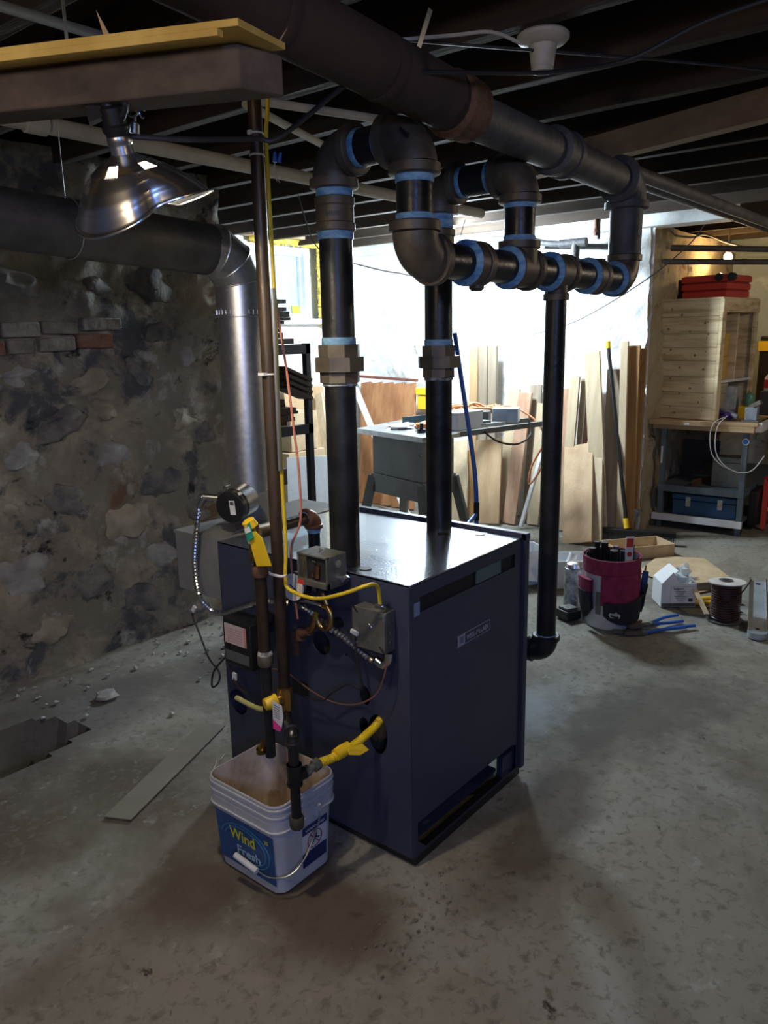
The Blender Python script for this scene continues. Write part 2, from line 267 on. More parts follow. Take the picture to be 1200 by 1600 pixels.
# ================================================================ THE SETTING
# ---- floor, one grid with a broken-out pit beside the stone wall
PIT = [(1.184, 2.955), (1.333, 2.913), (1.391, 2.697), (1.20, 2.64), (0.9, 2.62), (0.2, 2.66), (0.2, 2.97)]
def inside(x, y, poly):
    c = False; n = len(poly)
    for i in range(n):
        x1, y1 = poly[i]; x2, y2 = poly[i-1]
        if (y1 > y) != (y2 > y) and x < (x2-x1)*(y-y1)/(y2-y1) + x1: c = not c
    return c
def floorz(x, y):
    z = -.003 - .004*abs(fr(x, y, 0, 1.3, 4))
    if inside(x + .012*noise.noise(Vector((x*14, y*14, 0))), y + .012*noise.noise(Vector((x*14, y*14, 5))), PIT): return -.16 + .02*fr(x, y, 2, 9, 3)
    # worn strip of broken concrete behind the boiler
    d = math.exp(-((x-2.75)**2/.35 + (y-.95)**2/.10)); z -= d*.010*abs(fr(x, y, 3, 11, 5))
    if x > 1.4 and y > 2.9: z += .02*max(0, fr(x, y, 1, 7, 4))*max(0, min(1, (y-2.95)*3))
    return z
xs = lin(-2.5, .2, 8)[:-1] + lin(.2, 3.8, 110)[:-1] + lin(3.8, 9, 40); ys = lin(-3.2, .3, 16)[:-1] + lin(.3, 3.5, 100)[:-1] + lin(3.5, 5.6, 18)
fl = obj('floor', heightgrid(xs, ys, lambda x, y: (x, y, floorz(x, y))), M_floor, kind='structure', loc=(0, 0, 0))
# ---- left rubble wall: displaced face over a solid core
def stone_face(a, z):
    y = 3.31 - .035*fr(a, 0, z, 2.3, 5) - .018*abs(fr(a, 3, z, 7, 4)); return (a, min(y, 3.40) + .05*max(0, (.25 - z))*-1.2, z)
wl = heightgrid(lin(-1.6, 2.74, 190), lin(-.2, 2.3, 110), lambda a, z: stone_face(a, z)); wl.box((-1.6, 3.42, -.2), (2.74, 3.9, 2.3)); wl.box((2.68, 3.33, -.2), (2.74, 3.9, 2.3))
wleft = obj('wall_left', wl, M_stone, kind='structure', loc=(0, 3.31, 0))
M_bgrey = mat('limewashed_brick', (.15, .135, .11), (.27, .25, .21), 14, .9, bump=.9, bscale=30); M_bred = mat('bare_red_brick', (.16, .05, .03), (.22, .13, .09), 16, .9, bump=.6, bscale=40)
for i, (x0, x1, z0, z1, mt) in enumerate([(1.36, 1.53, 1.515, 1.575, M_bgrey), (1.545, 1.71, 1.52, 1.58, M_bgrey), (1.725, 1.89, 1.53, 1.585, M_bgrey), (1.905, 2.10, 1.545, 1.60, M_bgrey), (1.40, 1.55, 1.445, 1.505, M_bred), (1.565, 1.68, 1.45, 1.505, M_bgrey), (1.695, 1.86, 1.455, 1.515, M_bgrey), (1.875, 2.05, 1.465, 1.53, M_bred)]):
    b = MB().box((x0, 3.268 + .008*(i % 3), z0), (x1, 3.36, z1)); b.v = [(x + .004*noise.noise(Vector((x*30, z*30, 1))), y + .006*noise.noise(Vector((x*20, z*20, 4))), z + .005*noise.noise(Vector((x*25, z*25, 9)))) for x, y, z in b.v]
    obj('brick', b, mt, wleft, bevel=.006)
stm = [mat('fieldstone_dark', (.07, .073, .085), (.22, .20, .175), 9, .9, bump=.7, bscale=25), mat('fieldstone_tan', (.24, .21, .155), (.38, .34, .26), 8, .9, bump=.7, bscale=25), mat('fieldstone_grey', (.20, .20, .19), (.36, .35, .33), 9, .9, bump=.7, bscale=25)]
rs = random.Random(3)
SP = [(2.19, 1.34, .075, .085, 0), (2.27, .80, .13, .09, 0), (1.55, 1.02, .10, .07, 2), (1.78, 1.13, .12, .08, 0), (2.02, .98, .10, .09, 2), (2.42, 1.10, .11, .08, 1), (1.43, .80, .12, .09, 1), (1.75, .78, .13, .08, 0), (2.05, .62, .14, .10, 1), (1.5, .50, .13, .10, 2), (1.83, .38, .12, .09, 0), (2.25, .42, .12, .09, 2), (2.5, .62, .10, .09, 0), (2.5, 1.42, .08, .08, 2), (2.33, 1.52, .09, .06, 0), (1.38, 1.22, .10, .07, 0), (1.95, 1.32, .10, .06, 1), (1.62, 1.36, .10, .05, 2), (2.12, .22, .13, .08, 0), (2.45, .22, .12, .09, 1), (1.25, .3, .12, .1, 0), (1.15, .62, .11, .09, 2), (1.2, 1.0, .1, .09, 1), (1.6, .2, .12, .08, 1), (2.55, 1.0, .07, .07, 0), (1.3, 1.72, .13, .07, 1), (1.62, 1.76, .15, .06, 2), (1.98, 1.76, .12, .07, 0), (2.3, 1.76, .14, .08, 0), (2.0, 1.18, .06, .05, 1)]
for x, z, rx, rz, k in SP:
    a = rs.uniform(-.4, .4); obj('stone', MB().blob((x, 3.345, z), (rx*1.05, .066, rz*1.05), 18, 14, .42, Matrix.Rotation(a, 3, 'Y'), rs.random()*40), stm[k], wleft)
# ---- window wall, left of the far corner
ww = heightgrid(lin(2.2, 5.7, 90), lin(-.1, 2.35, 60), lambda a, z: (a, 4.80 - .025*fr(a, 7, z, 2.5, 5), z))
ww.f = [f for f in ww.f if not all(4.38 < ww.v[i][0] < 5.08 and 1.60 < ww.v[i][2] < 2.26 for i in f)]
wwl = obj('wall_window_side', ww, M_white, kind='structure', loc=(0, 4.8, 0))
def rect(a0, a1, z0, z1): return [(a0, z0), (a1, z0), (a1, z1), (a0, z1)]
win = thing('window_1', '', '', (4.72, 4.85, 1.6)); del win['label']; del win['category']; win['kind'] = 'structure'
obj('window_frame', plate((0, 4.90, 0), (1, 0, 0), (0, 0, 1), rect(4.30, 5.14, 1.55, 2.30), [rect(4.40, 4.955, 1.66, 2.20)], .05), W_white, win)
obj('window_sash', plate((0, 4.94, 0), (1, 0, 0), (0, 0, 1), rect(4.38, 5.0, 1.64, 2.22), [rect(4.43, 4.945, 1.69, 2.17)], .03), W_white, win)
obj('window_pane', MB().box((4.40, 4.96, 1.66), (4.98, 4.975, 2.20)), M_winpane, win)
obj('window_sill', MB().box((4.32, 4.72, 1.60), (5.10, 4.93, 1.645)), W_white, win, bevel=.004)
fo = MB(); rs = random.Random(5)
for t in range(60):
    s = t/59; pts = (4.28 + s*.90, 2.265) if t % 2 else (5.045, 1.62 + s*.66); fo.blob((pts[0], 4.765, pts[1]), (.040, .035, .04), 8, 6, .5, None, t)
obj('foam_seal', fo, M_foam, win)
sn = MB().box((4.86, 4.945, 1.665), (4.94, 4.955, 1.76)); st = obj('sticker_sheet', sn, flat('yellow_sticker', (.80, .80, .05), .5), win); tx = MB(); text(tx, 'OK', (4.885, 4.944, 1.68), (1, 0, 0), (0, 0, 1), .03)
tm = obj('window_header_board', MB().box((4.2, 4.66, 2.27), (5.5, 4.80, 2.33)), W_pine, win)
# ---- white far wall and its return beside the bench
wf = heightgrid(lin(2.07, 4.85, 150), lin(-.1, 2.22, 110), lambda a, z: (5.60 - .03*fr(5, a, z, 2.2, 5) - .018*abs(fr(2, a, z, 7, 4)) + .05*max(0, 2.25 - a)*2*fr(9, a, z, 5, 4), a, z))
wf.box((5.66, 2.12, -.1), (7.6, 4.85, 2.2)); obj('wall_far', wf, M_white, kind='structure', loc=(5.6, 0, 0))
wr = heightgrid(lin(5.57, 7.62, 100), lin(-.1, 2.22, 90), lambda a, z: (a, 2.09 - .03*fr(a, 1, z, 3, 5) + .03*(z < 1.7)*fr(a, 6, z, 6, 3), z))
obj('wall_return', wr, layered('ochre_lime_render', (.44, .37, .25), [((.42, .33, .20), 5, .5, .62, 1), ((.16, .13, .10), 6, .58, .66, 3)], bump=.8, bscale=12, bdist=.03), kind='structure', loc=(5.6, 2.07, 0))
wd = heightgrid(lin(-3.2, 2.12, 120), lin(-.1, 2.4, 70), lambda a, z: (7.60 - .03*fr(5, a, z, 2.2, 5), a, z)); obj('wall_bench_end', wd, M_teal, kind='structure', loc=(7.6, 0, 0))
sl = obj('trim_1', MB().box((5.50, 1.55, 2.19), (5.68, 4.8, 2.30)), M_sill, kind='structure', bevel=.004)
# ---- ceiling: joists across, floor planks above them
cl = thing('ceiling', '', '', (2.5, 1, 2.25)); del cl['label']; del cl['category']; cl['kind'] = 'structure'
for i in range(21):
    x = -1.05 + i*.415
    if abs(x - 5.6) < .1: continue
    dz = .006*noise.noise(Vector((i*3.3, 0, 0))); obj('joist', MB().box((x, -3.2, 2.235 + dz), (x + .05, 5.0, 2.43)), M_joist, cl, bevel=.003)
for k in range(44):
    y = -3.2 + k*.1885; mt = M_grayboard if (k in (25, 26, 27, 33, 34, 35)) else M_subf
    obj('floor_plank', MB().box((-2.0, y, 2.43), (8.0, y + .183, 2.455)), mt, cl)
obj('floor_deck', MB().box((-2.0, -3.2, 2.46), (8.0, 5.0, 2.5)), M_joist, cl)
# rough header across the room near the far wall, and a paler bridging timber on the right
obj('bridging_timber', MB().bar((2.62, 0.2, 2.17), (3.10, 1.75, 2.17), .06, .09, (1, 0, 0)), mat('brown_bridging', (.16, .10, .05), (.26, .18, .10), 7, .8, stretch=(1, .3, 1)), cl)
# ================================================================ BOILER
B = thing('boiler', 'slate blue steel cased boiler standing in the middle of the concrete floor', 'boiler', (1.84, 1.56, 0))
BX0, BX1, BY0, BY1, BZ = 1.533, 2.150, 1.168, 1.952, .853
fh = [circ(1.288, .385, .036, 24, .062), circ(1.338, .392, .019, 16, .030), circ(1.332, .492, .021, 16, .030), circ(1.498, .612, .036, 24), circ(1.897, .505, .026), circ(1.90, .30, .045, 24), circ(1.845, .50, .020), circ(1.40, .60, .004, 8)]
fh = [[(-x, y) for x, y in h] for h in fh]
obj('front_panel', plate((BX0, 0, 0), (0, -1, 0), (0, 0, 1), [(-BY1, .03), (-BY0, .03), (-BY0, BZ), (-BY1, BZ)], fh, .004), M_jacket, B)
obj('side_panel', plate((0, BY0, 0), (1, 0, 0), (0, 0, 1), [(BX0, .03), (BX1, .03), (BX1, BZ - .002), (BX0, BZ - .002)], [[(1.556, .075), (1.556, .135), (2.095, .135), (2.125, .12), (2.125, .035), (1.60, .035)], [(1.575, .768), (2.09, .768), (2.09, .812), (1.575, .812)]], .004), M_jacket, B)
obj('rear_panel', MB().box((BX1 - .004, BY0, .03), (BX1 + .004, BY1, BZ)).box((BX1 - .012, BY0 - .012, .03), (BX1 + .012, BY0 + .004, BZ + .012)), M_jacket, B)
obj('left_panel', MB().box((BX0, BY1 - .004, .03), (BX1, BY1, BZ)), M_jacket, B)
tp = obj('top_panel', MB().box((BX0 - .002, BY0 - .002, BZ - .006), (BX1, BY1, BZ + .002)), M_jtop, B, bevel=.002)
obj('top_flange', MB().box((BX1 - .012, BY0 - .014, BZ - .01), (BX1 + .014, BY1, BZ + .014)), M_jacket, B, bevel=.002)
obj('recess_strip', MB().box((1.57, BY0 + .006, .76), (2.10, BY0 + .012, .82)), M_dark, B)
obj('data_label', MB().box((1.863, BY0 + .0, .770), (2.003, BY0 + .004, .811)), M_teallbl, B, label='dull green data label in the side slot')
obj('corner_sticker', MB().box((1.548, BY0 - .0028, .762), (1.573, BY0 - .002, .80)), flat('slate_sticker', (.22, .27, .40), .5), B)
obj('iron_section', MB().box((1.60, 1.25, .16), (2.08, 1.90, .78)), M_cast, B)
for i in range(5): obj('burner_tube', MB().cyl((1.62, 1.34 + i*.12, .12), (2.08, 1.34 + i*.12, .12), .022, 12), M_steel, B)
obj('base_rail', MB().box((1.545, BY0 + .0, 0), (2.15, BY0 + .03, .03)), M_bplastic, B); obj('base_rail', MB().box((1.545, BY1 - .03, 0), (2.15, BY1, .03)), M_bplastic, B)
obj('base_rail', MB().box((1.545, BY0 + .03, 0), (1.575, BY1 - .03, .03)), M_bplastic, B); obj('base_tray', MB().box((1.60, 1.22, .022), (2.08, 1.9, .034)), M_jacket, B)
obj('base_foot', MB().box((2.05, 1.178, .0), (2.12, 1.20, .10)), M_jacket, B)
np_ = obj('name_plate', MB().box((1.756, BY0 - .0035, .606), (1.934, BY0 - .002, .636)), flat('plate_dark', (.03, .035, .06), .4), B, label='silver and black maker plate')
pl = flat('plate_silver', (.34, .38, .50), .4, .3); t = MB().box((1.756, BY0 - .0042, .606), (1.795, BY0 - .0035, .636)); obj('emblem_field', t, pl, np_)
t = MB(); text(t, 'WEIL-McLAIN', (1.803, BY0 - .0036, .6125), (1, 0, 0), (0, 0, 1), .0225, .0007, .122); obj('lettering', t, pl, np_)
t = MB(); [t.box((1.767, BY0 - .0048, .614 + i*.005), (1.787, BY0 - .0041, .6165 + i*.005)) for i in range(4)]; obj('emblem', t, M_navy, np_)
t = MB()
for a, b_ in (((1.754, .604), (1.936, .6055)), ((1.754, .6365), (1.936, .638)), ((1.9345, .604), (1.936, .638))): t.box((a[0], BY0 - .0045, a[1]), (b_[0], BY0 - .002, b_[1]))
obj('plate_border', t, pl, np_)
obj('warning_plate', MB().box((BX0 - .004, 1.562, .415), (BX0 - .002, 1.630, .462)), flat('black_plate', (.008, .008, .010), .5), B)
hd = obj('draft_hood', MB().box((1.535, 1.955, .648), (2.15, 2.185, .852)), M_hood, B, label='grey sheet metal draft hood', bevel=.003)
obj('hood_seam', MB().box((1.534, 1.952, .848), (2.15, 2.19, .858)), M_hood, hd); obj('hood_side', MB().box((1.531, 1.95, .648), (1.535, 1.958, .853)), M_hood, hd)
obj('relief_stub', MB().cyl((1.60, 1.578, .85), (1.60, 1.578, .86), .026), M_cast, B)
for x, y in ((2.02, 1.40), (1.58, 1.36), (2.09, 1.30)): obj('knockout_cap', MB().cyl((x, y, BZ), (x, y, BZ + .004), .018, 16), M_bplastic, B)

# ================================================================ STEAM PIPING (3 inch risers, header)
def collar(mb, a, axis, r, l): return mb.lathe(a, axis, [(0, r*.96), (.003, r), (l - .003, r), (l, r*.96)], 26)
PR, FR_ = .0445, .0545
def dope(mb, a, axis, l=.022, r=PR): return mb.lathe(a, axis, [(0, r*1.02), (.004, r*1.06), (l*.5, r*1.045), (l - .004, r*1.06), (l, r*1.02)], 24)
def cast_elbow(name, c, d1, d2, label, r=PR, R=.072):
    e = MB().elbow(c, d1, d2, r*1.22, R, 26, 9, .026, r*1.42); return e
R1 = thing('steam_riser', 'front black steel steam riser rising from the boiler top to the first overhead elbow', 'pipe', (1.58, 1.435, .853))
obj('pipe', MB().cyl((1.58, 1.435, .853), (1.58, 1.435, 1.375), PR*.97, 28), M_black, R1); obj('pipe', MB().cyl((1.58, 1.435, 1.47), (1.58, 1.435, 1.80), PR, 28), M_black, R1)
obj('pipe', MB().cyl((1.58, 1.435, 1.79), (1.58, 1.435, 1.90), PR*.99, 28), M_dope, R1)
def union(name, x, y, z, parent, k=1.0):
    u = obj('union', MB().hexp((x, y, z + .030), (0, 0, 1), .071*k, .038, 8, .35), M_cast, parent, label='eight sided cast iron union')
    obj('union_end', MB().hexp((x, y, z + .068), (0, 0, 1), .058*k, .033, 8, .2), M_cast, u); obj('union_end', MB().hexp((x, y, z), (0, 0, 1), .056*k, .030, 8, .2), M_cast, u)
    obj('thread_dope', dope(MB(), (x, y, z + .100), (0, 0, 1), .020), M_dope, u); obj('thread_dope', MB().lathe((x, y, z - .010), (0, 0, 1), [(0, .046), (.003, .049), (.007, .047), (.010, .050)], 24), mat('pale_thread_paste', (.50, .55, .58), (.12, .12, .12), 40, .6, p3=.55), u)
union('u', 1.58, 1.435, 1.375, R1)
cp = obj('coupling', MB().lathe((1.58, 1.435, 1.765), (0, 0, 1), [(0, .050), (.002, .0525), (.020, .0525), (.023, .050), (.062, .050), (.065, .0525), (.083, .0525), (.085, .050)], 30), M_cast, R1, label='cast coupling with raised letters')
obj('thread_dope', dope(MB(), (1.58, 1.435, 1.745), (0, 0, 1), .020, .0455), M_dope, cp)
dW = Vector((-.80, -.60, 0)); xW = Vector((.60, -.80, 0))
t = MB(); text(t, 'WARD', Vector((1.58, 1.435, 1.80)) + dW*.0495 - xW*.022, xW, (0, 0, 1), .015, .002, .040); obj('cast_lettering', t, M_bplastic, cp)
obj('thread_dope', dope(MB(), (1.58, 1.435, 1.850), (0, 0, 1), .040, .0455), M_dope, R1)
E1 = thing('pipe_elbow', 'large cast iron elbow at the top of the front steam riser', 'pipe fitting', (1.58, 1.435, 1.89), 'large cast iron elbows of the near swing joint')
obj('elbow_body', MB().elbow((1.58, 1.435, 1.955), (0, 0, -1), (0, -1, 0), .055, .062, 28, 10, .026, .063), M_cast, E1)
N1 = thing('pipe_nipple', 'short black nipple with blue dope between the two highest elbows', 'pipe', (1.58, 1.305, 1.91))
obj('nipple', MB().cyl((1.58, 1.352, 1.955), (1.58, 1.258, 1.955), PR, 26), M_black, N1); obj('thread_dope', dope(MB(), (1.58, 1.350, 1.955), (0, -1, 0), .018), M_dope, N1); obj('thread_dope', dope(MB(), (1.58, 1.276, 1.955), (0, -1, 0), .016), M_dope, N1)
E2 = thing('pipe_elbow', 'large cast iron elbow turning down toward the header, with raised letters on its bend', 'pipe fitting', (1.58, 1.175, 1.86), 'large cast iron elbows of the near swing joint')
obj('elbow_body', MB().elbow((1.58, 1.175, 1.955), (0, 0, -1), (0, 1, 0), .055, .062, 28, 10, .026, .063), M_cast, E2)
t = MB(); text(t, 'WARD', Vector((1.58, 1.175, 1.955)) + Vector((-.052, .003, .006)), (0, -.75, -.6), (-.3, -.6, .75), .012, .003, .034); obj('cast_lettering', t, M_bplastic, E2)
N2 = thing('pipe_nipple', 'vertical black nipple ringed with blue dope below the lettered elbow', 'pipe', (1.58, 1.175, 1.76))
obj('nipple', MB().cyl((1.58, 1.175, 1.875), (1.58, 1.175, 1.765), PR, 26), M_black, N2); obj('thread_dope', dope(MB(), (1.58, 1.175, 1.852), (0, 0, 1), .020), M_dope, N2); obj('thread_dope', dope(MB(), (1.58, 1.175, 1.768), (0, 0, 1), .014), M_dope, N2)
E3 = thing('pipe_elbow', 'large cast iron elbow at the near end of the header, smudged with paste', 'pipe fitting', (1.58, 1.175, 1.63), 'large cast iron elbows of the near swing joint')
obj('elbow_body', MB().elbow((1.58, 1.175, 1.682), (0, 0, 1), (1, 0, 0), .056, .060, 28, 10, .026, .064), M_cast, E3)
# header
HZ, HY = 1.682, 1.175
H = thing('steam_header', 'horizontal black steel header pipe running back from the near elbow toward the drop pipe', 'pipe', (2.2, HY, 1.63))
for a, b_ in ((1.655, 1.80), (1.87, 2.035), (2.15, 2.29), (2.39, 2.56), (2.64, 2.80)): obj('pipe', MB().cyl((a, HY, HZ), (b_, HY, HZ), PR, 26), M_black, H)
for x in (1.789, 2.013, 2.263, 2.543, 2.767): obj('dope_ring', MB().lathe((x, HY, HZ), (1, 0, 0), [(0, .0455), (.006, .050), (.0095, .0585), (.0115, .0600)], 28), M_dope, H)
def tee(loc, axis, branch, label, l=.13, r=.054, cr=.062, br=None, bl=.075):
    t_ = thing('pipe_tee', label, 'pipe fitting', loc); a = Vector(loc); ax = Vector(axis); bd = Vector(branch); br = br or r
    obj('tee_body', MB().cyl(a - ax*l/2, a + ax*l/2, r, 26), M_cast, t_); obj('tee_band', collar(MB(), a - ax*l/2, ax, cr, .024), M_cast, t_); obj('tee_band', collar(MB(), a + ax*(l/2 - .024), ax, cr, .024), M_cast, t_)
    obj('tee_branch', MB().lathe(a, bd, [(0, br), (bl - .022, br), (bl - .020, br*1.14), (bl, br*1.14)], 24), M_cast, t_); return t_
c1 = thing('pipe_coupling', 'round cast iron coupling with a plugged boss on the near part of the header', 'pipe fitting', (1.835, HY, HZ - .06)); obj('coupling_body', MB().lathe((1.80, HY, HZ), (1, 0, 0), [(0, .054), (.002, .060), (.022, .060), (.024, .056), (.05, .056), (.052, .060), (.072, .060), (.074, .054)], 28), M_cast, c1); obj('plug', MB().lathe((1.86, HY, HZ - .045), (0, 0, -1), [(0, .02), (.018, .022), (.026, .014)], 12), M_cast, c1)
T1 = tee((2.09, HY, HZ), (1, 0, 0), (0, 0, 1), 'cast iron tee under the rear swing joint'); T2 = tee((2.335, HY, HZ), (1, 0, 0), (0, 0, -1), 'cast iron tee with the tall drop pipe hanging from it', .12, .054, .060, .036, .085)
c2 = thing('pipe_coupling', 'plain cast iron coupling near the far end of the header', 'pipe fitting', (2.60, HY, HZ - .06)); obj('coupling_body', MB().lathe((2.555, HY, HZ), (1, 0, 0), [(0, .054), (.002, .060), (.022, .060), (.024, .056), (.06, .056), (.062, .060), (.085, .060), (.087, .054)], 28), M_cast, c2)
e5 = thing('pipe_elbow', 'dark elbow at the far end of the header turning up into the grey riser', 'pipe fitting', (2.87, HY, HZ - .06)); obj('elbow_body', MB().elbow((2.87, HY, HZ), (-1, 0, 0), (0, 0, 1), .056, .066, 26, 9, .024, .064), M_cast, e5)
gr = thing('grey_riser', 'old grey painted vertical pipe rising from the far end of the header', 'pipe', (2.87, HY, 1.75)); obj('pipe', MB().cyl((2.87, HY, 1.76), (2.87, HY, 1.96), .058, 26), M_pgrey, gr)
ge = thing('pipe_elbow', 'old grey painted elbow joining the grey riser to the overhead main', 'pipe fitting', (2.87, HY, 1.95)); obj('elbow_body', MB().elbow((2.87, HY, 2.02), (0, 0, -1), (-1, 0, 0), .068, .068, 26, 9, .028, .078), M_pgrey, ge)
# rear riser
R2 = thing('steam_riser', 'rear black steel steam riser standing behind the front one on the glossy boiler top', 'pipe', (2.09, 1.463, .853))
obj('pipe', MB().cyl((2.09, 1.463, .853), (2.09, 1.463, 1.36), PR*.97, 26), M_black, R2); obj('pipe', MB().cyl((2.09, 1.463, 1.46), (2.09, 1.463, 1.89), PR, 26), M_black, R2); union('u', 2.09, 1.463, 1.362, R2, .98)
obj('coupling', MB().lathe((2.09, 1.463, 1.745), (0, 0, 1), [(0, .050), (.002, .053), (.02, .053), (.023, .050), (.05, .050), (.053, .053), (.07, .053), (.073, .050)], 26), M_cast, R2); obj('thread_dope', dope(MB(), (2.09, 1.463, 1.818), (0, 0, 1), .045), M_dope, R2)
e6 = thing('pipe_elbow', 'dark cast elbow at the top of the rear steam riser', 'pipe fitting', (2.09, 1.463, 1.87)); obj('elbow_body', MB().elbow((2.09, 1.463, 1.945), (0, 0, -1), (0, -1, 0), .054, .062, 26, 9, .024, .062), M_cast, e6)
n3 = thing('pipe_nipple', 'short black nipple at the top of the rear swing joint', 'pipe', (2.09, 1.32, 1.9)); obj('nipple', MB().cyl((2.09, 1.38, 1.945), (2.09, 1.26, 1.945), PR, 24), M_black, n3); obj('thread_dope', dope(MB(), (2.09, 1.377, 1.945), (0, -1, 0), .016), M_dope, n3); obj('thread_dope', dope(MB(), (2.09, 1.278, 1.945), (0, -1, 0), .016), M_dope, n3)
e7 = thing('pipe_elbow', 'dark cast elbow of the rear swing joint turning down into the header tee', 'pipe fitting', (2.09, 1.175, 1.87)); obj('elbow_body', MB().elbow((2.09, 1.175, 1.945), (0, 0, -1), (0, 1, 0), .054, .062, 26, 9, .024, .062), M_cast, e7)
n4 = thing('pipe_nipple', 'vertical black nipple above the first header tee', 'pipe', (2.09, 1.175, 1.76)); obj('nipple', MB().cyl((2.09, 1.175, 1.87), (2.09, 1.175, 1.75), PR, 24), M_black, n4); obj('thread_dope', dope(MB(), (2.09, 1.175, 1.848), (0, 0, 1), .018), M_dope, n4); obj('thread_dope', dope(MB(), (2.09, 1.175, 1.755), (0, 0, 1), .018), M_dope, n4)
# drop pipe (equaliser) beside the boiler
DP = thing('drop_pipe', 'tall slim black drop pipe hanging from the header beside the boiler', 'pipe', (2.335, HY, .35)); obj('pipe', MB().cyl((2.335, HY, 1.60), (2.335, HY, .45), .0335, 24), M_black, DP); obj('thread_dope', dope(MB(), (2.335, HY, .445), (0, 0, 1), .014, .0345), M_dope, DP)
de = thing('pipe_elbow', 'black elbow at the foot of the drop pipe turning behind the boiler', 'pipe fitting', (2.335, HY, .33)); obj('elbow_body', MB().elbow((2.335, HY, .392), (0, 0, 1), (0, 1, 0), .042, .046, 24, 8, .02, .049), M_black, de)
rp = thing('return_pipe', 'black return pipe running behind the boiler from the foot elbow', 'pipe', (2.335, 1.3, .35)); obj('pipe', MB().cyl((2.335, 1.235, .392), (2.335, 1.42, .392), .0335, 20), M_black, rp); obj('pipe', MB().tube([(2.335, 1.41, .392), (2.33, 1.45, .392), (2.30, 1.47, .392), (2.15, 1.47, .392)], .0335, 16), M_black, rp)

# ================================================================ FLUE
F = thing('flue_pipe', 'shiny galvanised flue rising from the draft hood beside the stone wall', 'flue', (1.80, 2.085, .85))
FRD = .079
obj('collar', MB().lathe((1.80, 2.085, .855), (0, 0, 1), [(0, .088), (.004, .090), (.012, .083), (.11, .083), (.112, .081)], 36), M_hood, F)
pp = obj('pipe', MB().cyl((1.80, 2.085, .945), (1.80, 2.085, 1.575), FRD, 44), M_galv, F)
obj('pipe', MB().cyl((1.80, 2.085, 1.57), (1.80, 2.085, 1.648), FRD*1.01, 44), M_galv, F)
cr = MB(); 
for k in range(30):
    a = 2*PI*k/30; c = Vector((1.80 + math.cos(a)*.0802, 2.085 + math.sin(a)*.0802, 1.583)); cr.obox(c, (-math.sin(a)*.002, math.cos(a)*.002, 0), (math.cos(a)*.0012, math.sin(a)*.0012, 0), (0, 0, .007))
obj('crimp', cr, M_galv, F); obj('bead', MB().lathe((1.80, 2.085, 1.566), (0, 0, 1), [(0, .079), (.002, .0815), (.005, .0815), (.007, .079)], 40), M_galv, F)
# gored adjustable elbow: four segments
def gore(p0, n0, p1, n1, r, seg=40):
    d = (Vector(p1) - Vector(p0)).normalized(); u_ = Vector((0, 1, 0)); u_ = (u_ - d*u_.dot(d)).normalized(); v_ = d.cross(u_); vs = []
    for p, n in ((p0, n0), (p1, n1)):
        p = Vector(p); n = Vector(n)
        for k in range(seg):
            a = 2*PI*k/seg; o_ = (u_*math.cos(a) + v_*math.sin(a))*r; vs.append(p + o_ - d*(o_.dot(n)/d.dot(n)))
    return MB().add(vs, [(k, (k+1) % seg, seg + (k+1) % seg, seg + k) for k in range(seg)] + [tuple(range(seg)), tuple(range(seg, 2*seg))])
EL = thing('flue_elbow', 'gored galvanised flue elbow bending toward the horizontal run', 'flue', (1.80, 2.085, 1.64))
Lg = .0700; pts = [Vector((1.80, 2.085, 1.648))]
for l_, a_ in ((Lg/2, 0), (Lg, 30), (Lg, 60), (Lg/2, 90)): pts.append(pts[-1] + Vector((-math.sin(math.radians(a_)), 0, math.cos(math.radians(a_))))*l_)
nm = [Vector((0, 0, 1))] + [((pts[i] - pts[i-1]).normalized() + (pts[i+1] - pts[i]).normalized()).normalized() for i in (1, 2, 3)] + [Vector((-1, 0, .05)).normalized()]
for i in range(4): obj('gore', gore(pts[i], nm[i], pts[i+1], nm[i+1], FRD*1.012), M_galv, EL)
for i in (1, 2, 3):
    n = nm[i]; a = Vector((0, 1, 0)); b_ = n.cross(a).normalized(); k_ = 1.0; d = (pts[i] - pts[i-1]).normalized()
    ring = [pts[i] + (a*math.cos(q) + b_*math.sin(q)/abs(d.dot(n)))*FRD*1.015 for q in lin(0, 2*PI, 40)]; obj('seam', MB().tube(ring, .0025, 6), M_galv, EL)
FH = thing('flue_run', 'dull horizontal flue running along the stone wall from the gored elbow', 'flue', (1.2, 2.085, 1.73))
obj('pipe', MB().cyl((1.690, 2.085, 1.7785), (1.20, 2.085, 1.803), FRD*1.01, 40), M_flueold, FH); obj('pipe', MB().cyl((1.21, 2.085, 1.802), (.35, 2.085, 1.846), FRD*.985, 40), M_flueold, FH)
obj('hanger_wire', MB().tube([(1.20 + .0*q, 2.085 + .082*math.cos(q), 1.803 + .082*math.sin(q)) for q in lin(0, 2*PI, 36)], .0016, 6).tube([(1.20, 2.085, 1.88), (1.2, 2.085, 2.24)], .0014, 6), M_galvpost, FH)
obj('screw', MB().blob((1.66, 2.012, 1.765), .004, 8, 6), M_chrome, FH)
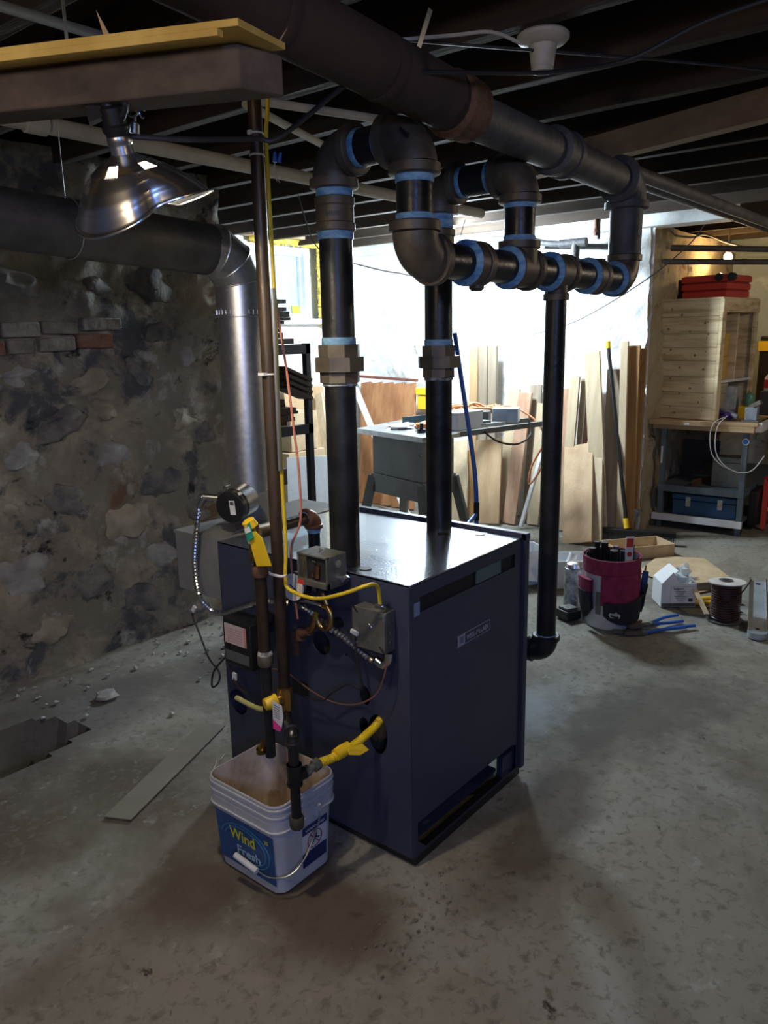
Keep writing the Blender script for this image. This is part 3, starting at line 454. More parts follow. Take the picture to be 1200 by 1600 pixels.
# flue damper motor on the collar
DM = thing('flue_damper_motor', 'round damper motor with black face and white label clamped in front of the flue base', 'damper', (1.62, 1.97, .91))
ax = Vector((1, .33, .10)).normalized(); c0 = Vector((1.600, 1.952, .957))
obj('housing', MB().lathe(c0, ax, [(0, .052), (.003, .055), (.085, .055), (.088, .052)], 36), M_steel, DM); fc = obj('face_cover', MB().lathe(c0 - ax*.012, ax, [(0, .050), (.002, .0535), (.03, .0565), (.032, .055)], 36), M_bplastic, DM)
ry = Vector((0, -1, 0)); ry = (ry - ax*ry.dot(ax)).normalized(); rz = ax.cross(ry) * -1
if rz.z < 0: rz = -rz
obj('label', MB().obox(c0 - ax*.0125 + ry*.010, ry*.010, rz*.024, ax*.0006), M_whitep, fc); obj('label_print', MB().obox(c0 - ax*.0133 + ry*.010 + rz*.015, ry*.007, rz*.006, ax*.0003), M_grey, fc)
obj('clamp_bracket', MB().bar(c0 + ax*.03 + Vector((0, 0, -.055)), (1.66, 2.0, .858), .02, .004, (0, 1, 0)), M_chrome, DM); obj('clamp_screw', MB().tube([(1.60, 1.975, 1.005), (1.60, 1.975, 1.022), (1.612, 1.968, 1.026)], .0035, 8), M_chrome, DM); obj('side_screw', MB().cyl((1.61, 1.915, 1.0), (1.60, 1.908, 1.006), .006, 12), M_chrome, DM)
obj('connector', MB().cyl((1.58, 1.995, .985), (1.55, 2.035, .990), .011, 14).cyl((1.552, 2.033, .985), (1.54, 2.047, .955), .012, 14), M_chrome, DM)
# flexible conduits (ribbed)
def flex(pts, r, name, label, step=.0115):
    o = thing(name, label, 'conduit', pts[0]); P = [Vector(p) for p in pts]; out = []
    for i in range(len(P) - 1):
        p0 = P[max(i-1, 0)]; p1 = P[i]; p2 = P[i+1]; p3 = P[min(i+2, len(P)-1)]; n = max(2, int((p2 - p1).length / (step/2)))
        for k in range(n): t_ = k/n; out.append(0.5*((2*p1) + (p2-p0)*t_ + (2*p0-5*p1+4*p2-p3)*t_*t_ + (-p0+3*p1-3*p2+p3)*t_**3))
    obj('armour', MB().tube(out, [r if k % 2 else r*.72 for k in range(len(out))], 12), M_chrome, o, smooth=False); return o
flex([(1.54, 2.047, .955), (1.505, 2.022, .887), (1.50, 2.040, .773), (1.50, 2.031, .673), (1.50, 1.996, .632), (1.50, 1.92, .622), (1.49, 1.744, .695), (1.49, 1.655, .722), (1.495, 1.58, .731)], .0105, 'flexible_conduit', 'ribbed metal conduit looping down from the damper motor to the boiler front')
flex([(1.50, 1.575, .731), (1.50, 1.52, .722), (1.50, 1.469, .702), (1.50, 1.372, .667), (1.50, 1.29, .632), (1.50, 1.262, .628)], .010, 'flexible_conduit', 'ribbed metal conduit slanting across the boiler front to the square junction box')

# ================================================================ GAS PIPE, RELIEF VALVE, TRIM
GP = thing('gas_pipe', 'long slim oiled iron gas pipe dropping from the overhead timber in front of the boiler', 'pipe', (1.40, 1.525, .45))
obj('pipe', MB().cyl((1.40, 1.525, .95), (1.40, 1.525, 2.235), .0172, 22), M_gaspipe, GP); obj('pipe', MB().cyl((1.40, 1.525, .50), (1.40, 1.525, .952), .0172, 22), mat('dark_oiled_pipe', (.028, .018, .015), (.055, .035, .026), 12, .4, .4), GP)
obj('pipe', MB().cyl((1.40, 1.525, .40), (1.40, 1.525, .46), .0150, 18), M_black, GP)
obj('zip_tie', MB().lathe((1.40, 1.525, 1.985), (0, 0, 1), [(0, .018), (.001, .0195), (.004, .0195), (.005, .018)], 18).lathe((1.40, 1.525, 1.935), (0, 0, 1), [(0, .018), (.001, .0195), (.004, .0195), (.005, .018)], 18).box((1.378, 1.52, 1.982), (1.386, 1.532, 1.992)), M_whitep, GP, label='white zip ties at the top')
obj('zip_tie', MB().lathe((1.40, 1.525, 1.402), (0, 0, 1), [(0, .018), (.001, .0205), (.004, .0205), (.005, .018)], 18).box((1.372, 1.512, 1.402), (1.384, 1.534, 1.409)), M_whitep, GP)
obj('zip_tie', MB().tube([(1.378, 1.545, .862), (1.377, 1.525, .860), (1.382, 1.500, .858), (1.39, 1.485, .860)], .004, 8, 4), M_whitep, GP)
gv = thing('gas_valve', 'brass gas ball valve with yellow capped handle on the gas pipe', 'valve', (1.40, 1.525, .44))
obj('body', MB().cyl((1.40, 1.525, .445), (1.40, 1.525, .505), .022, 8).cyl((1.40, 1.525, .500), (1.40, 1.525, .515), .021, 20), M_brass, gv); obj('bonnet', MB().lathe((1.40, 1.525, .478), (-1, .12, 0), [(0, .018), (.03, .017), (.034, .012)], 16), M_brass, gv)
hdl = obj('handle', MB().tube([(1.362, 1.540, .470), (1.352, 1.56, .454), (1.350, 1.60, .447), (1.352, 1.685, .452)], [.006, .007, .008, .0085, .008], 10, 3), mat('worn_yellow_grip', (.34, .30, .10), (.46, .42, .18), 20, .6), gv, label='worn yellow lever')
obj('cap', MB().lathe((1.372, 1.532, .482), (-1, .35, -.12), [(0, .021), (.02, .022), (.036, .017), (.038, .009)], 12), M_yellow, gv)
tg = thing('paper_tag', 'white and magenta paper tag hanging under the yellow valve cap', 'tag', (1.33, 1.48, .42))
obj('sheet', MB().prism([(1.328, 1.500, .508), (1.328, 1.462, .503), (1.325, 1.455, .470), (1.326, 1.465, .437), (1.327, 1.500, .452)], (.0012, 0, 0)), M_paper, tg); obj('magenta_end', MB().prism([(1.327, 1.501, .452), (1.326, 1.464, .437), (1.326, 1.472, .422), (1.326, 1.500, .422)], (.0012, 0, 0)), M_pink, tg)
t = MB()
for i in range(6): t.obox((1.3245, 1.480, .498 - i*.007), (0, .011, .0015), (.0002, 0, 0), (0, 0, .0007))
obj('print', t, M_ink, tg)
dl_ = thing('drip_leg', 'black iron drip leg with capped end hanging beside the white bucket', 'pipe', (1.24, 1.33, .22))
obj('pipe', MB().cyl((1.24, 1.33, .50), (1.24, 1.33, .40), .0145, 18).cyl((1.24, 1.33, .37), (1.24, 1.33, .25), .0135, 18), M_black, dl_)
obj('elbow', MB().elbow((1.24, 1.33, .50), (0, 0, -1), (.62, .78, -.22), .017, .02, 16, 6, .012, .021), M_black, dl_); obj('cross_pipe', MB().cyl((1.252, 1.346, .496), (1.385, 1.508, .436), .0125, 14), M_black, dl_)
obj('tee', MB().cyl((1.24, 1.33, .355), (1.24, 1.33, .415), .019, 18).lathe((1.24, 1.33, .355), (0, 0, 1), [(0, .021), (.008, .021)], 18).lathe((1.24, 1.33, .407), (0, 0, 1), [(0, .021), (.008, .021)], 18).cyl((1.24, 1.33, .378), (1.27, 1.322, .380), .017, 16), M_black, dl_)
obj('end_cap', MB().lathe((1.24, 1.33, .262), (0, 0, -1), [(0, .0185), (.006, .020), (.03, .019), (.036, .014), (.038, .006)], 18), M_cast, dl_)
obj('hex_connector', MB().hexp((1.268, 1.322, .379), (.95, -.05, .12), .0155, .016).cyl((1.28, 1.32, .381), (1.30, 1.318, .384), .011, 12).hexp((1.298, 1.318, .384), (.95, -.05, .12), .017, .02), M_grey, dl_)
yh = thing('gas_hose', 'bright yellow corrugated gas hose bending into the oval hole of the boiler front', 'hose', (1.32, 1.318, .37))
hp = [(1.315, 1.317, .386), (1.36, 1.312, .380), (1.41, 1.306, .381), (1.46, 1.297, .392), (1.515, 1.288, .412), (1.56, 1.282, .44), (1.58, 1.28, .47)]; P = [Vector(p) for p in hp]; out = []
for i in range(len(P) - 1):
    for k in range(14): out.append(P[i].lerp(P[i+1], k/14))
obj('hose', MB().tube(out, [.0128 if k % 2 else .0115 for k in range(len(out))], 14), M_yhose, yh)
tg2 = thing('yellow_tag', 'crumpled yellow tag wrapped around the gas hose', 'tag', (1.40, 1.30, .37))
obj('tag_sheet', MB().tube([(1.375, 1.309, .384), (1.40, 1.307, .386), (1.425, 1.304, .389)], [.0165, .0185, .0165], 10), M_yellow, tg2); obj('tag_tail', MB().prism([(1.405, 1.292, .398), (1.45, 1.276, .397), (1.462, 1.262, .377), (1.43, 1.268, .373), (1.405, 1.285, .380)], (-.0015, 0, .001)), M_yellow, tg2)
# relief valve and discharge
rv = thing('relief_valve', 'brass relief valve with green tag in front of the steel cased flue base', 'valve', (1.37, 1.552, .93))
obj('body', MB().cyl((1.345, 1.552, .905), (1.345, 1.552, .955), .019, 18).cyl((1.345, 1.552, .955), (1.345, 1.552, 1.005), .014, 14), M_brass, rv); obj('inlet', MB().cyl((1.35, 1.552, .982), (1.43, 1.567, .975), .0195, 18), mat('worn_bronze', (.28, .22, .14), (.38, .31, .20), 20, .45, .8), rv)
obj('lever', MB().bar((1.338, 1.560, 1.000), (1.318, 1.610, .975), .012, .003, (1, 0, 0)), M_steel, rv); obj('cap', MB().lathe((1.338, 1.555, 1.000), (-.4, .2, .8), [(0, .020), (.02, .018), (.024, .010)], 16), M_yellow, rv); obj('seal_tag', MB().obox((1.318, 1.545, .990), (0, .012, -.008), (0, .006, .020), (.0012, 0, 0)), M_green, rv, label='green tag'); obj('foil', MB().obox((1.3160, 1.547, .996), (0, .010, -.004), (0, .002, .007), (.0012, 0, 0)), M_whitep, rv)
rt_ = thing('yellow_tag', 'long blank yellow tag hanging from the relief valve', 'tag', (1.32, 1.57, .85))
obj('tag_sheet', MB().prism([(1.322, 1.556, .985), (1.322, 1.524, .995), (1.325, 1.500, .980), (1.330, 1.475, .905), (1.330, 1.535, .893)], (.0013, 0, 0)), M_yellow, rt_, bevel=.0004)
dp = thing('discharge_pipe', 'dark discharge pipe left of the gas pipe ending above the bucket', 'pipe', (1.357, 1.552, .31))
obj('pipe', MB().cyl((1.357, 1.552, .305), (1.357, 1.552, .60), .0155, 18), M_black, dp); obj('pipe', MB().cyl((1.357, 1.552, .615), (1.357, 1.552, .90), .0170, 18), mat('dark_oiled_pipe', (.028, .018, .015)), dp); obj('coupling', MB().lathe((1.357, 1.552, .855), (0, 0, 1), [(0, .021), (.004, .023), (.03, .023), (.034, .021)], 20), M_rust, dp); cc = obj('coupling', MB().lathe((1.357, 1.552, .590), (0, 0, 1), [(0, .020), (.004, .0225), (.03, .0225), (.034, .021)], 20), M_cast, dp)
obj('thread_paste', MB().lathe((1.357, 1.552, .624), (0, 0, 1), [(0, .0225), (.004, .021), (.010, .0175)], 18), mat('white_paste', (.55, .57, .58), (.10, .10, .10), 60, .6, p3=.6), cc)
ep = thing('elbow_pipe', 'short iron pipe and reddish elbow standing on the boiler top behind the gas pipe', 'pipe', (1.60, 1.578, .853))
obj('riser', MB().cyl((1.60, 1.578, .853), (1.60, 1.578, .94), .0185, 18), M_black, ep); obj('pipe', MB().cyl((1.42, 1.566, .974), (1.575, 1.578, .975), .0175, 18), M_gaspipe, ep); obj('elbow', MB().elbow((1.60, 1.578, .976), (-1, 0, 0), (0, 0, -1), .0235, .026, 20, 7, .014, .028), mat('reddish_bronze', (.22, .09, .05), (.32, .15, .09), 16, .5, .5), ep, label='reddish elbow'); obj('thread_dope', MB().lathe((1.562, 1.578, .9745), (1, 0, .05), [(0, .019), (.004, .025), (.010, .026)], 18).lathe((1.60, 1.578, .925), (0, 0, 1), [(0, .0190), (.003, .0205), (.012, .0205)], 18), M_dope, ep)
# pressure control box
pc = thing('pressure_control', 'grey pressure control box with clear window and red tab above the boiler front', 'control box', (1.475, 1.43, .825))
a0, a1, b0, b1, z0, z1 = 1.435, 1.515, 1.373, 1.487, .826, .918
obj('case', MB().box((a0 + .012, b0, z0), (a1, b1, z1)).box((a0, b0, z1 - .006), (a0 + .012, b1, z1)).box((a0, b0, z0), (a0 + .012, b1, z0 + .018)).box((a0, b0, z0), (a0 + .012, b0 + .006, z1)).box((a0, b1 - .005, z0), (a0 + .012, b1, z1)), M_grey, pc, bevel=.0015)
sp = obj('scale_plate', MB().box((a0 + .004, 1.452, z0 + .018), (a0 + .008, 1.482, z1 - .008)), M_steel, pc); t = MB().box((a0 + .003, 1.472, z0 + .028), (a0 + .0041, 1.4735, z1 - .02)).box((a0 + .003, 1.460, z0 + .028), (a0 + .0041, 1.4615, z1 - .02)); [t.box((a0 + .003, 1.468, z0 + .03 + i*.008), (a0 + .0041, 1.472, z0 + .0315 + i*.008)) for i in range(6)]; obj('scale_marks', t, M_ink, sp)
obj('red_tab', MB().box((a0 - .001, 1.462, z0 + .001), (a0 + .001, 1.486, z0 + .014)), M_red, pc, label='red tab'); obj('mechanism', MB().box((a0 + .009, 1.38, z0 + .02), (a0 + .012, 1.452, z1 - .008)), M_dark, pc); obj('coil', MB().cyl((a0 + .006, 1.415, z0 + .028), (a0 + .006, 1.412, z0 + .065), .008, 14).cyl((a0 + .004, 1.43, z0 + .03), (a0 + .004, 1.43, z0 + .04), .004, 10), M_copper, pc)
obj('adjust_screw', MB().cyl((a0 + .006, 1.418, z1 - .02), (a0 + .006, 1.432, z1 - .018), .003, 10).cyl((a0 + .05, 1.44, z1), (a0 + .05, 1.44, z1 + .006), .005, 12), M_chrome, pc); obj('knockout', MB().cyl((1.480, b0, .892), (1.480, b0 - .002, .892), .011, 18), M_steel, pc); obj('conduit_connector', MB().cyl((1.488, b0, .850), (1.488, b0 - .016, .850), .012, 14).cyl((1.488, b0 - .014, .850), (1.488, b0 - .022, .845), .014, 8), M_chrome, pc)
syp = thing('syphon_loop', 'brass syphon loop under the pressure control box', 'pipe fitting', (1.49, 1.42, .70)); loop = [(1.49, 1.425, .826), (1.49, 1.425, .79), (1.49, 1.41, .76)] + [(1.488 - .012*q/6.3, 1.425 + .026*math.cos(q + 1.2) - .01, .722 + .034*math.sin(q + 1.2)) for q in lin(0, 5.4, 16)] + [(1.476, 1.455, .685), (1.476, 1.47, .67)]
obj('loop_tube', MB().tube(loop, .0085, 10, 2), M_brass, syp); obj('nut', MB().hexp((1.49, 1.425, .795), (0, 0, 1), .017, .022).hexp((1.49, 1.425, .765), (0, 0, 1), .013, .016), M_black, syp)
obj('nipple', MB().cyl((1.476, 1.470, .668), (1.476, 1.525, .640), .0125, 14), M_rust, syp); obj('paste_joint', MB().blob((1.50, 1.408, .690), (.010, .011, .016), 10, 8, .3), M_whitep, syp); obj('stub', MB().cyl((1.476, 1.415, .700), (1.535, 1.400, .695), .015, 14), M_black, syp); obj('union_nut', MB().hexp((1.476, 1.505, .650), (0, 1, -.5), .021, .026, 8).cyl((1.476, 1.532, .636), (1.476, 1.532, .58), .014, 14), M_rust, syp)
syp.location.y += .020
pg = thing('pressure_gauge', 'round white faced pressure gauge half hidden behind the gas pipe', 'gauge', (1.46, 1.505, .77)); gx = Vector((-.96, -.10, .12)).normalized(); gc = Vector((1.468, 1.528, .800))
obj('case', MB().lathe(gc, gx, [(-.02, .036), (-.018, .043), (.010, .045), (.014, .041)], 28), M_bplastic, pg); obj('dial', MB().lathe(gc, gx, [(.0135, .0395), (.0150, .0395)], 28), flat('dial_cream', (.78, .70, .58), .5), pg); obj('needle', MB().obox(gc + gx*.016, (0, .012, .006), (0, .001, -.0018), gx*.0004), M_ink, pg); obj('stem', MB().tube([tuple(gc - Vector((0, 0, .038))), (1.49, 1.48, .755), (1.50, 1.45, .75)], .007, 10), M_chrome, pg)
t = MB(); [t.obox(gc + gx*.0155 + Vector((0, math.cos(a)*.029, math.sin(a)*.029)), (0, math.cos(a)*.003, math.sin(a)*.003), (0, -math.sin(a)*.0005, math.cos(a)*.0005), gx*.0003) for a in lin(-.8, 4.0, 12)]; obj('dial_marks', t, M_ink, pg)
# junction box
jb = thing('junction_box', 'square grey steel junction box fixed to the right side of the boiler front', 'junction box', (1.515, 1.272, .664)); obj('box', MB().box((1.488, 1.216, .664), (1.531, 1.326, .780)), M_grey, jb, bevel=.003)
cv = obj('cover', MB().prism([(1.484, 1.216, .672), (1.484, 1.224, .664), (1.484, 1.328, .664), (1.484, 1.330, .672), (1.484, 1.330, .774), (1.484, 1.322, .782), (1.484, 1.224, .782), (1.484, 1.216, .774)], (.004, 0, 0)), M_grey, jb, bevel=.001); obj('screw', MB().cyl((1.481, 1.228, .770), (1.485, 1.228, .770), .004, 10).cyl((1.481, 1.318, .676), (1.485, 1.318, .676), .004, 10), M_chrome, cv); obj('corner_slot', MB().obox((1.4836, 1.228, .676), (0, .007, .007), (0, .002, -.002), (.0006, 0, 0)), M_dark, cv); obj('corner_slot', MB().obox((1.4836, 1.318, .772), (0, .007, .007), (0, .002, -.002), (.0006, 0, 0)), M_dark, cv)
obj('knockout', MB().tube([(1.4835, 1.273 + .012*math.cos(a), .728 + .012*math.sin(a)) for a in lin(.3, 2.9, 12)], .0008, 6), M_chrome, cv); kk = MB(); [kk.cyl((1.510, 1.2165, .690 + i*.028), (1.510, 1.2145, .690 + i*.028), .006, 12) for i in range(3)]; obj('side_knockout', kk, M_chrome, jb); obj('cable_clamp', MB().box((1.500, 1.238, .780), (1.518, 1.262, .796)).cyl((1.505, 1.225, .790), (1.505, 1.275, .790), .003, 8), M_chrome, jb); obj('conduit_elbow', MB().tube([(1.502, 1.262, .630), (1.502, 1.240, .622), (1.506, 1.225, .635), (1.508, 1.222, .66)], .012, 12, 4), M_chrome, jb)
# burner control box
bc = thing('burner_control', 'black control box with a red and white label on the left of the boiler front', 'control box', (1.49, 1.78, .487)); obj('case', MB().box((1.450, 1.722, .487), (1.531, 1.852, .637)), M_bplastic, bc, bevel=.003); lb = obj('warning_label', MB().box((1.4485, 1.742, .560), (1.450, 1.842, .625)), flat('pink_white_label', (.62, .50, .48), .6), bc, label='pinkish white label'); t = MB(); [t.obox((1.448, 1.746, .565 + i*.0068), (0, .003, .0015), (0, .0004, -.0013), (.0004, 0, 0)) for i in range(9)]; obj('red_hatch', t, M_red, lb)
t = MB(); [t.box((1.4478, 1.758, .570 + i*.008), (1.4485, 1.835, .5715 + i*.008)) for i in range(6)]; obj('print', t, flat('label_print_rose', (.45, .22, .20), .6), lb); obj('lower_label', MB().box((1.4485, 1.733, .502), (1.450, 1.845, .535)), flat('grey_label', (.10, .11, .11), .5), bc); obj('knob', MB().lathe((1.50, 1.70, .655), (-1, -.1, 0), [(0, .030), (.02, .030), (.024, .026)], 24), M_bplastic, bc)
bf = thing('brass_fitting', 'brass and copper fitting between the gas pipe and the discharge pipe', 'pipe fitting', (1.47, 1.60, .60)); obj('body', MB().hexp((1.46, 1.585, .690), (0, 0, 1), .013, .02).cyl((1.46, 1.585, .65), (1.46, 1.585, .69), .009, 12).hexp((1.46, 1.585, .63), (0, 0, 1), .011, .02), M_brass, bf); obj('tube', MB().tube([(1.46, 1.585, .63), (1.46, 1.585, .55), (1.452, 1.578, .52), (1.44, 1.565, .505)], .008, 10, 3), M_copper, bf)
# loose wiring
def cable(name, label, pts, r, mt, sm=5, cat='cable', seg=8): return obj(name, MB().tube(pts, r, seg, sm), mt, None, label, cat)
cable('yellow_cable', 'yellow sheathed cable running down the gas pipe and across to the junction box', [(1.415, 1.488, 2.10), (1.42, 1.502, 2.03), (1.415, 1.506, 1.95), (1.412, 1.5, 1.6), (1.408, 1.502, 1.311), (1.41, 1.503, 1.12), (1.41, 1.501, .939), (1.402, 1.500, .855), (1.40, 1.486, .818), (1.40, 1.387, .812), (1.41, 1.293, .842), (1.44, 1.235, .868), (1.49, 1.243, .850), (1.508, 1.250, .795)], .0052, M_ycable)
cable('grey_conduit', 'thin pale conduit strapped along the right side of the gas pipe', [(1.405, 1.497, 1.62), (1.402, 1.498, 1.40), (1.400, 1.499, 1.15)], .0048, M_galvpost)
cable('thermostat_wire', 'salmon coloured wire hanging loosely right of the gas pipe', [(1.45, 1.560, 1.95), (1.45, 1.545, 1.768), (1.45, 1.536, 1.592), (1.45, 1.512, 1.443), (1.45, 1.488, 1.239), (1.45, 1.478, 1.133), (1.45, 1.480, 1.006), (1.45, 1.52, .928), (1.46, 1.535, .84), (1.47, 1.53, .70)], .0034, M_pinkw)
cable('black_lamp_cord', 'thick black cord stretching from the clamp lamp across under the joists', [(.868, 1.300, 1.856), (.978, 1.238, 1.858), (1.112, 1.211, 1.878), (1.159, 1.188, 1.887), (1.325, 1.129, 1.927+.09), (1.393, 1.081, 2.03), (1.485, 1.047, 2.045), (1.60, 1.0, 2.06), (1.783, 0.945, 2.09), (1.925, 0.867, 2.12), (1.989, 0.799, 2.145), (2.044, 0.671, 2.20), (2.10, .5, 2.235)], .0052, M_blkc)
cable('pilot_tube', 'thin copper coloured tube sagging across the boiler front below the junction box', [(1.50, 1.222, .655), (1.49, 1.225, .60), (1.49, 1.26, .53), (1.49, 1.34, .478), (1.49, 1.43, .462), (1.49, 1.52, .475), (1.48, 1.60, .51), (1.48, 1.68, .50)], .0026, flat('dull_copper_tube', (.32, .16, .12), .4, .6))
cable('probe_wire', 'thin black wire dropping from the white clip at the junction box', [(1.483, 1.318, .702), (1.482, 1.318, .64), (1.486, 1.305, .56), (1.49, 1.31, .535), (1.49, 1.36, .535), (1.49, 1.43, .485), (1.49, 1.46, .455), (1.49, 1.53, .445)], .0032, M_blkc)
obj('wire_clip', MB().obox((1.478, 1.318, .706), (0, .012, .003), (0, -.001, .005), (.004, 0, 0)), M_whitep, None, 'small white clip at the left edge of the junction box', 'clip')
cable('loose_black_wire', 'black wire dangling from a white connector left of the burner control box', [(1.50, 2.066, .60), (1.50, 2.072, .575), (1.49, 2.03, .53), (1.47, 1.96, .465), (1.46, 1.90, .437), (1.455, 1.90, .40), (1.455, 1.935, .375), (1.458, 1.925, .43), (1.47, 1.875, .49)], .0034, M_blkc)
obj('wire_connector', MB().obox((1.498, 2.06, .607), (0, .007, -.010), (0, .006, .004), (.004, 0, 0)), M_whitep, None, 'white connector at the free end of the loose black wire', 'connector')
cable('spark_wire', 'short brown wire with a white ferrule beside the valve lever', [(1.47, 1.86, .47), (1.455, 1.82, .445), (1.44, 1.80, .44), (1.42, 1.74, .435), (1.40, 1.69, .445)], .0024, M_wirebr)
obj('ferrule', MB().obox((1.452, 1.812, .447), (0, .007, .001), (0, -.001, .012), (.004, 0, 0)), M_whitep, None, 'white ferrule on the brown wire at the boiler front', 'connector')

# ================================================================ BUCKET under the discharge pipe
BK = thing('square_bucket', 'square white detergent bucket with blue label in front of the boiler', 'bucket', (1.32, 1.51, 0))
def rsq(cx, cy, hx, hy, r, z, n=6):
    out = []
    for qx, qy, a0_ in ((1, 1, 0), (-1, 1, PI/2), (-1, -1, PI), (1, -1, 1.5*PI)):
        for k in range(n + 1): a = a0_ + PI/2*k/n; out.append((cx + qx*(hx - r) + r*math.cos(a), cy + qy*(hy - r) + r*math.sin(a), z))
    return out
def loft(rings, cap0=True, cap1=True):
    mb = MB(); n = len(rings[0]); [mb.v.extend(r) for r in rings]
    for i in range(len(rings) - 1): mb.f += [(i*n+k, i*n+(k+1) % n, (i+1)*n+(k+1) % n, (i+1)*n+k) for k in range(n)]
    if cap0: mb.f.append(tuple(range(n)))
    if cap1: mb.f.append(tuple((len(rings)-1)*n + k for k in range(n)))
    return mb
cx, cy = 1.320, 1.512
prof = [(0, .100, .126, .03), (.004, .104, .130, .034), (.195, .1135, .1385, .036), (.200, .1245, .1495, .042), (.206, .1255, .1505, .042), (.208, .1215, .1465, .04), (.232, .1225, .1475, .04), (.236, .115, .140, .036), (.244, .115, .140, .036), (.246, .1245, .1495, .042), (.251, .1245, .1495, .042), (.254, .116, .141, .037), (.266, .117, .142, .037), (.268, .1245, .1495, .042), (.273, .1245, .1495, .042), (.276, .119, .144, .038), (.281, .1225, .1475, .04), (.285, .1215, .1465, .04)]
inn = [(.285, .1185, .1435, .038), (.20, .111, .136, .034), (.012, .100, .126, .03)]
obj('shell', loft([rsq(cx, cy, hx, hy, r, z) for z, hx, hy, r in prof + inn[:1]], True, False), M_bucket, BK)
obj('inner_wall', loft([rsq(cx, cy, hx, hy, r, z) for z, hx, hy, r in inn], False, True), M_sludge, BK, label='rust stained inside')
# big label on the -X face: slopes slightly
def face_pt(y, z): f = (z - .004)/.196; return Vector((cx - (.104 + .010*f) - .0012, y, z))
lab = MB().add([face_pt(1.395, .03), face_pt(1.625, .03), face_pt(1.630, .185), face_pt(1.392, .185)], [(0, 1, 2, 3)]); lab.v += [tuple(Vector(v) + Vector((-.001, 0, 0))) for v in lab.v[:4]]; lab.f += [(4, 5, 6, 7)]
lbo = obj('front_label', lab, M_lbl_blue, BK, label='deep blue label with yellow and white words')
dn = Vector((-.0027, 0, 0)); tilt = Vector((-.010/.196, 0, 1))
t = MB(); [t.tube([face_pt(1.51 + rr*math.cos(a), .11 + rr*.62*math.sin(a)) + dn*.7 for a in lin(.2, 5.2, 26)], .0022, 4) for rr in (.085, .100)]; obj('swirl', t, M_lbl_blue2, lbo)
t = MB(); text(t, 'Wind', face_pt(1.572, .118) + dn, (0, -1, 0), tilt, .050, .0006, .105); obj('lettering', t, M_lbl_yel, lbo)
t = MB(); text(t, 'Fresh', face_pt(1.545, .075) + dn, (0, -1, 0), tilt, .038, .0006, .095); obj('lettering', t, flat('label_pale', (.45, .58, .66), .5), lbo)
t = MB(); text(t, '35', face_pt(1.425, .155) + dn, (0, -1, 0), tilt, .018); obj('lettering', t, M_lbl_yel, lbo)
def side_pt(x, z): f = (z - .004)/.196; return Vector((x, cy - (.130 + .009*f) - .0012, z))
t = MB().add([side_pt(1.30, .04), side_pt(1.395, .04), side_pt(1.398, .17), side_pt(1.298, .17)], [(0, 1, 2, 3)]); sw = obj('side_label', t, M_paper, BK, label='navy and white warning label')
for q in ((1.30, .04, 1.395, .04, 1.396, .085, 1.299, .085), (1.298, .145, 1.398, .145, 1.398, .17, 1.298, .17)): obj('navy_band', MB().add([side_pt(q[k*2], q[k*2+1]) + Vector((0, -.001, 0)) for k in range(4)], [(0, 1, 2, 3)]), M_navy, sw)
t = MB(); text(t, 'WARNING', side_pt(1.310, .152) + Vector((0, -.0015, 0)), (1, 0, 0), (0, 0, 1), .011, .0004, .076); obj('lettering', t, M_paper, sw)
t = MB(); t.tube([side_pt(1.348 + .028*math.cos(a), .115 + .026*math.sin(a)) + Vector((0, -.001, 0)) for a in lin(0, 2*PI, 24)], .0014, 5); t.bar(side_pt(1.330, .135) + Vector((0, -.001, 0)), side_pt(1.366, .095) + Vector((0, -.001, 0)), .003, .001, (1, 0, 1)); obj('prohibition_ring', t, flat('warning_crimson', (.40, .06, .10), .5), sw)
t = MB(); t.blob(side_pt(1.352, .126) + Vector((0, -.0012, 0)), (.006, .0008, .006), 10, 6); t.bar(side_pt(1.350, .120) + Vector((0, -.001, 0)), side_pt(1.338, .103) + Vector((0, -.001, 0)), .009, .001, (1, 0, 1)); t.bar(side_pt(1.352, .118) + Vector((0, -.001, 0)), side_pt(1.366, .110) + Vector((0, -.001, 0)), .004, .001, (1, 0, 1)); obj('figure_symbol', t, M_ink, sw)
obj('handle_boss', MB().box((1.340, 1.356, .192), (1.362, 1.372, .225)), M_bucket, BK, bevel=.002)
hw = obj('bail_wire', MB().tube([(1.351, 1.356, .206), (1.344, 1.352, .18), (1.312, 1.349, .135), (1.27, 1.348, .095), (1.225, 1.358, .075), (1.196, 1.40, .068), (1.192, 1.45, .070)], .0022, 8, 5), M_galvpost, BK); obj('grip', MB().cyl((1.190, 1.445, .070), (1.186, 1.530, .085), .0085, 16), M_whitep, hw, label='white roller grip')
obj('brass_plug', MB().cyl((1.352, 1.586, .305), (1.352, 1.586, .318), .016, 16).cyl((1.352, 1.586, .315), (1.352, 1.574, .345), .010, 14), M_brass, dp)

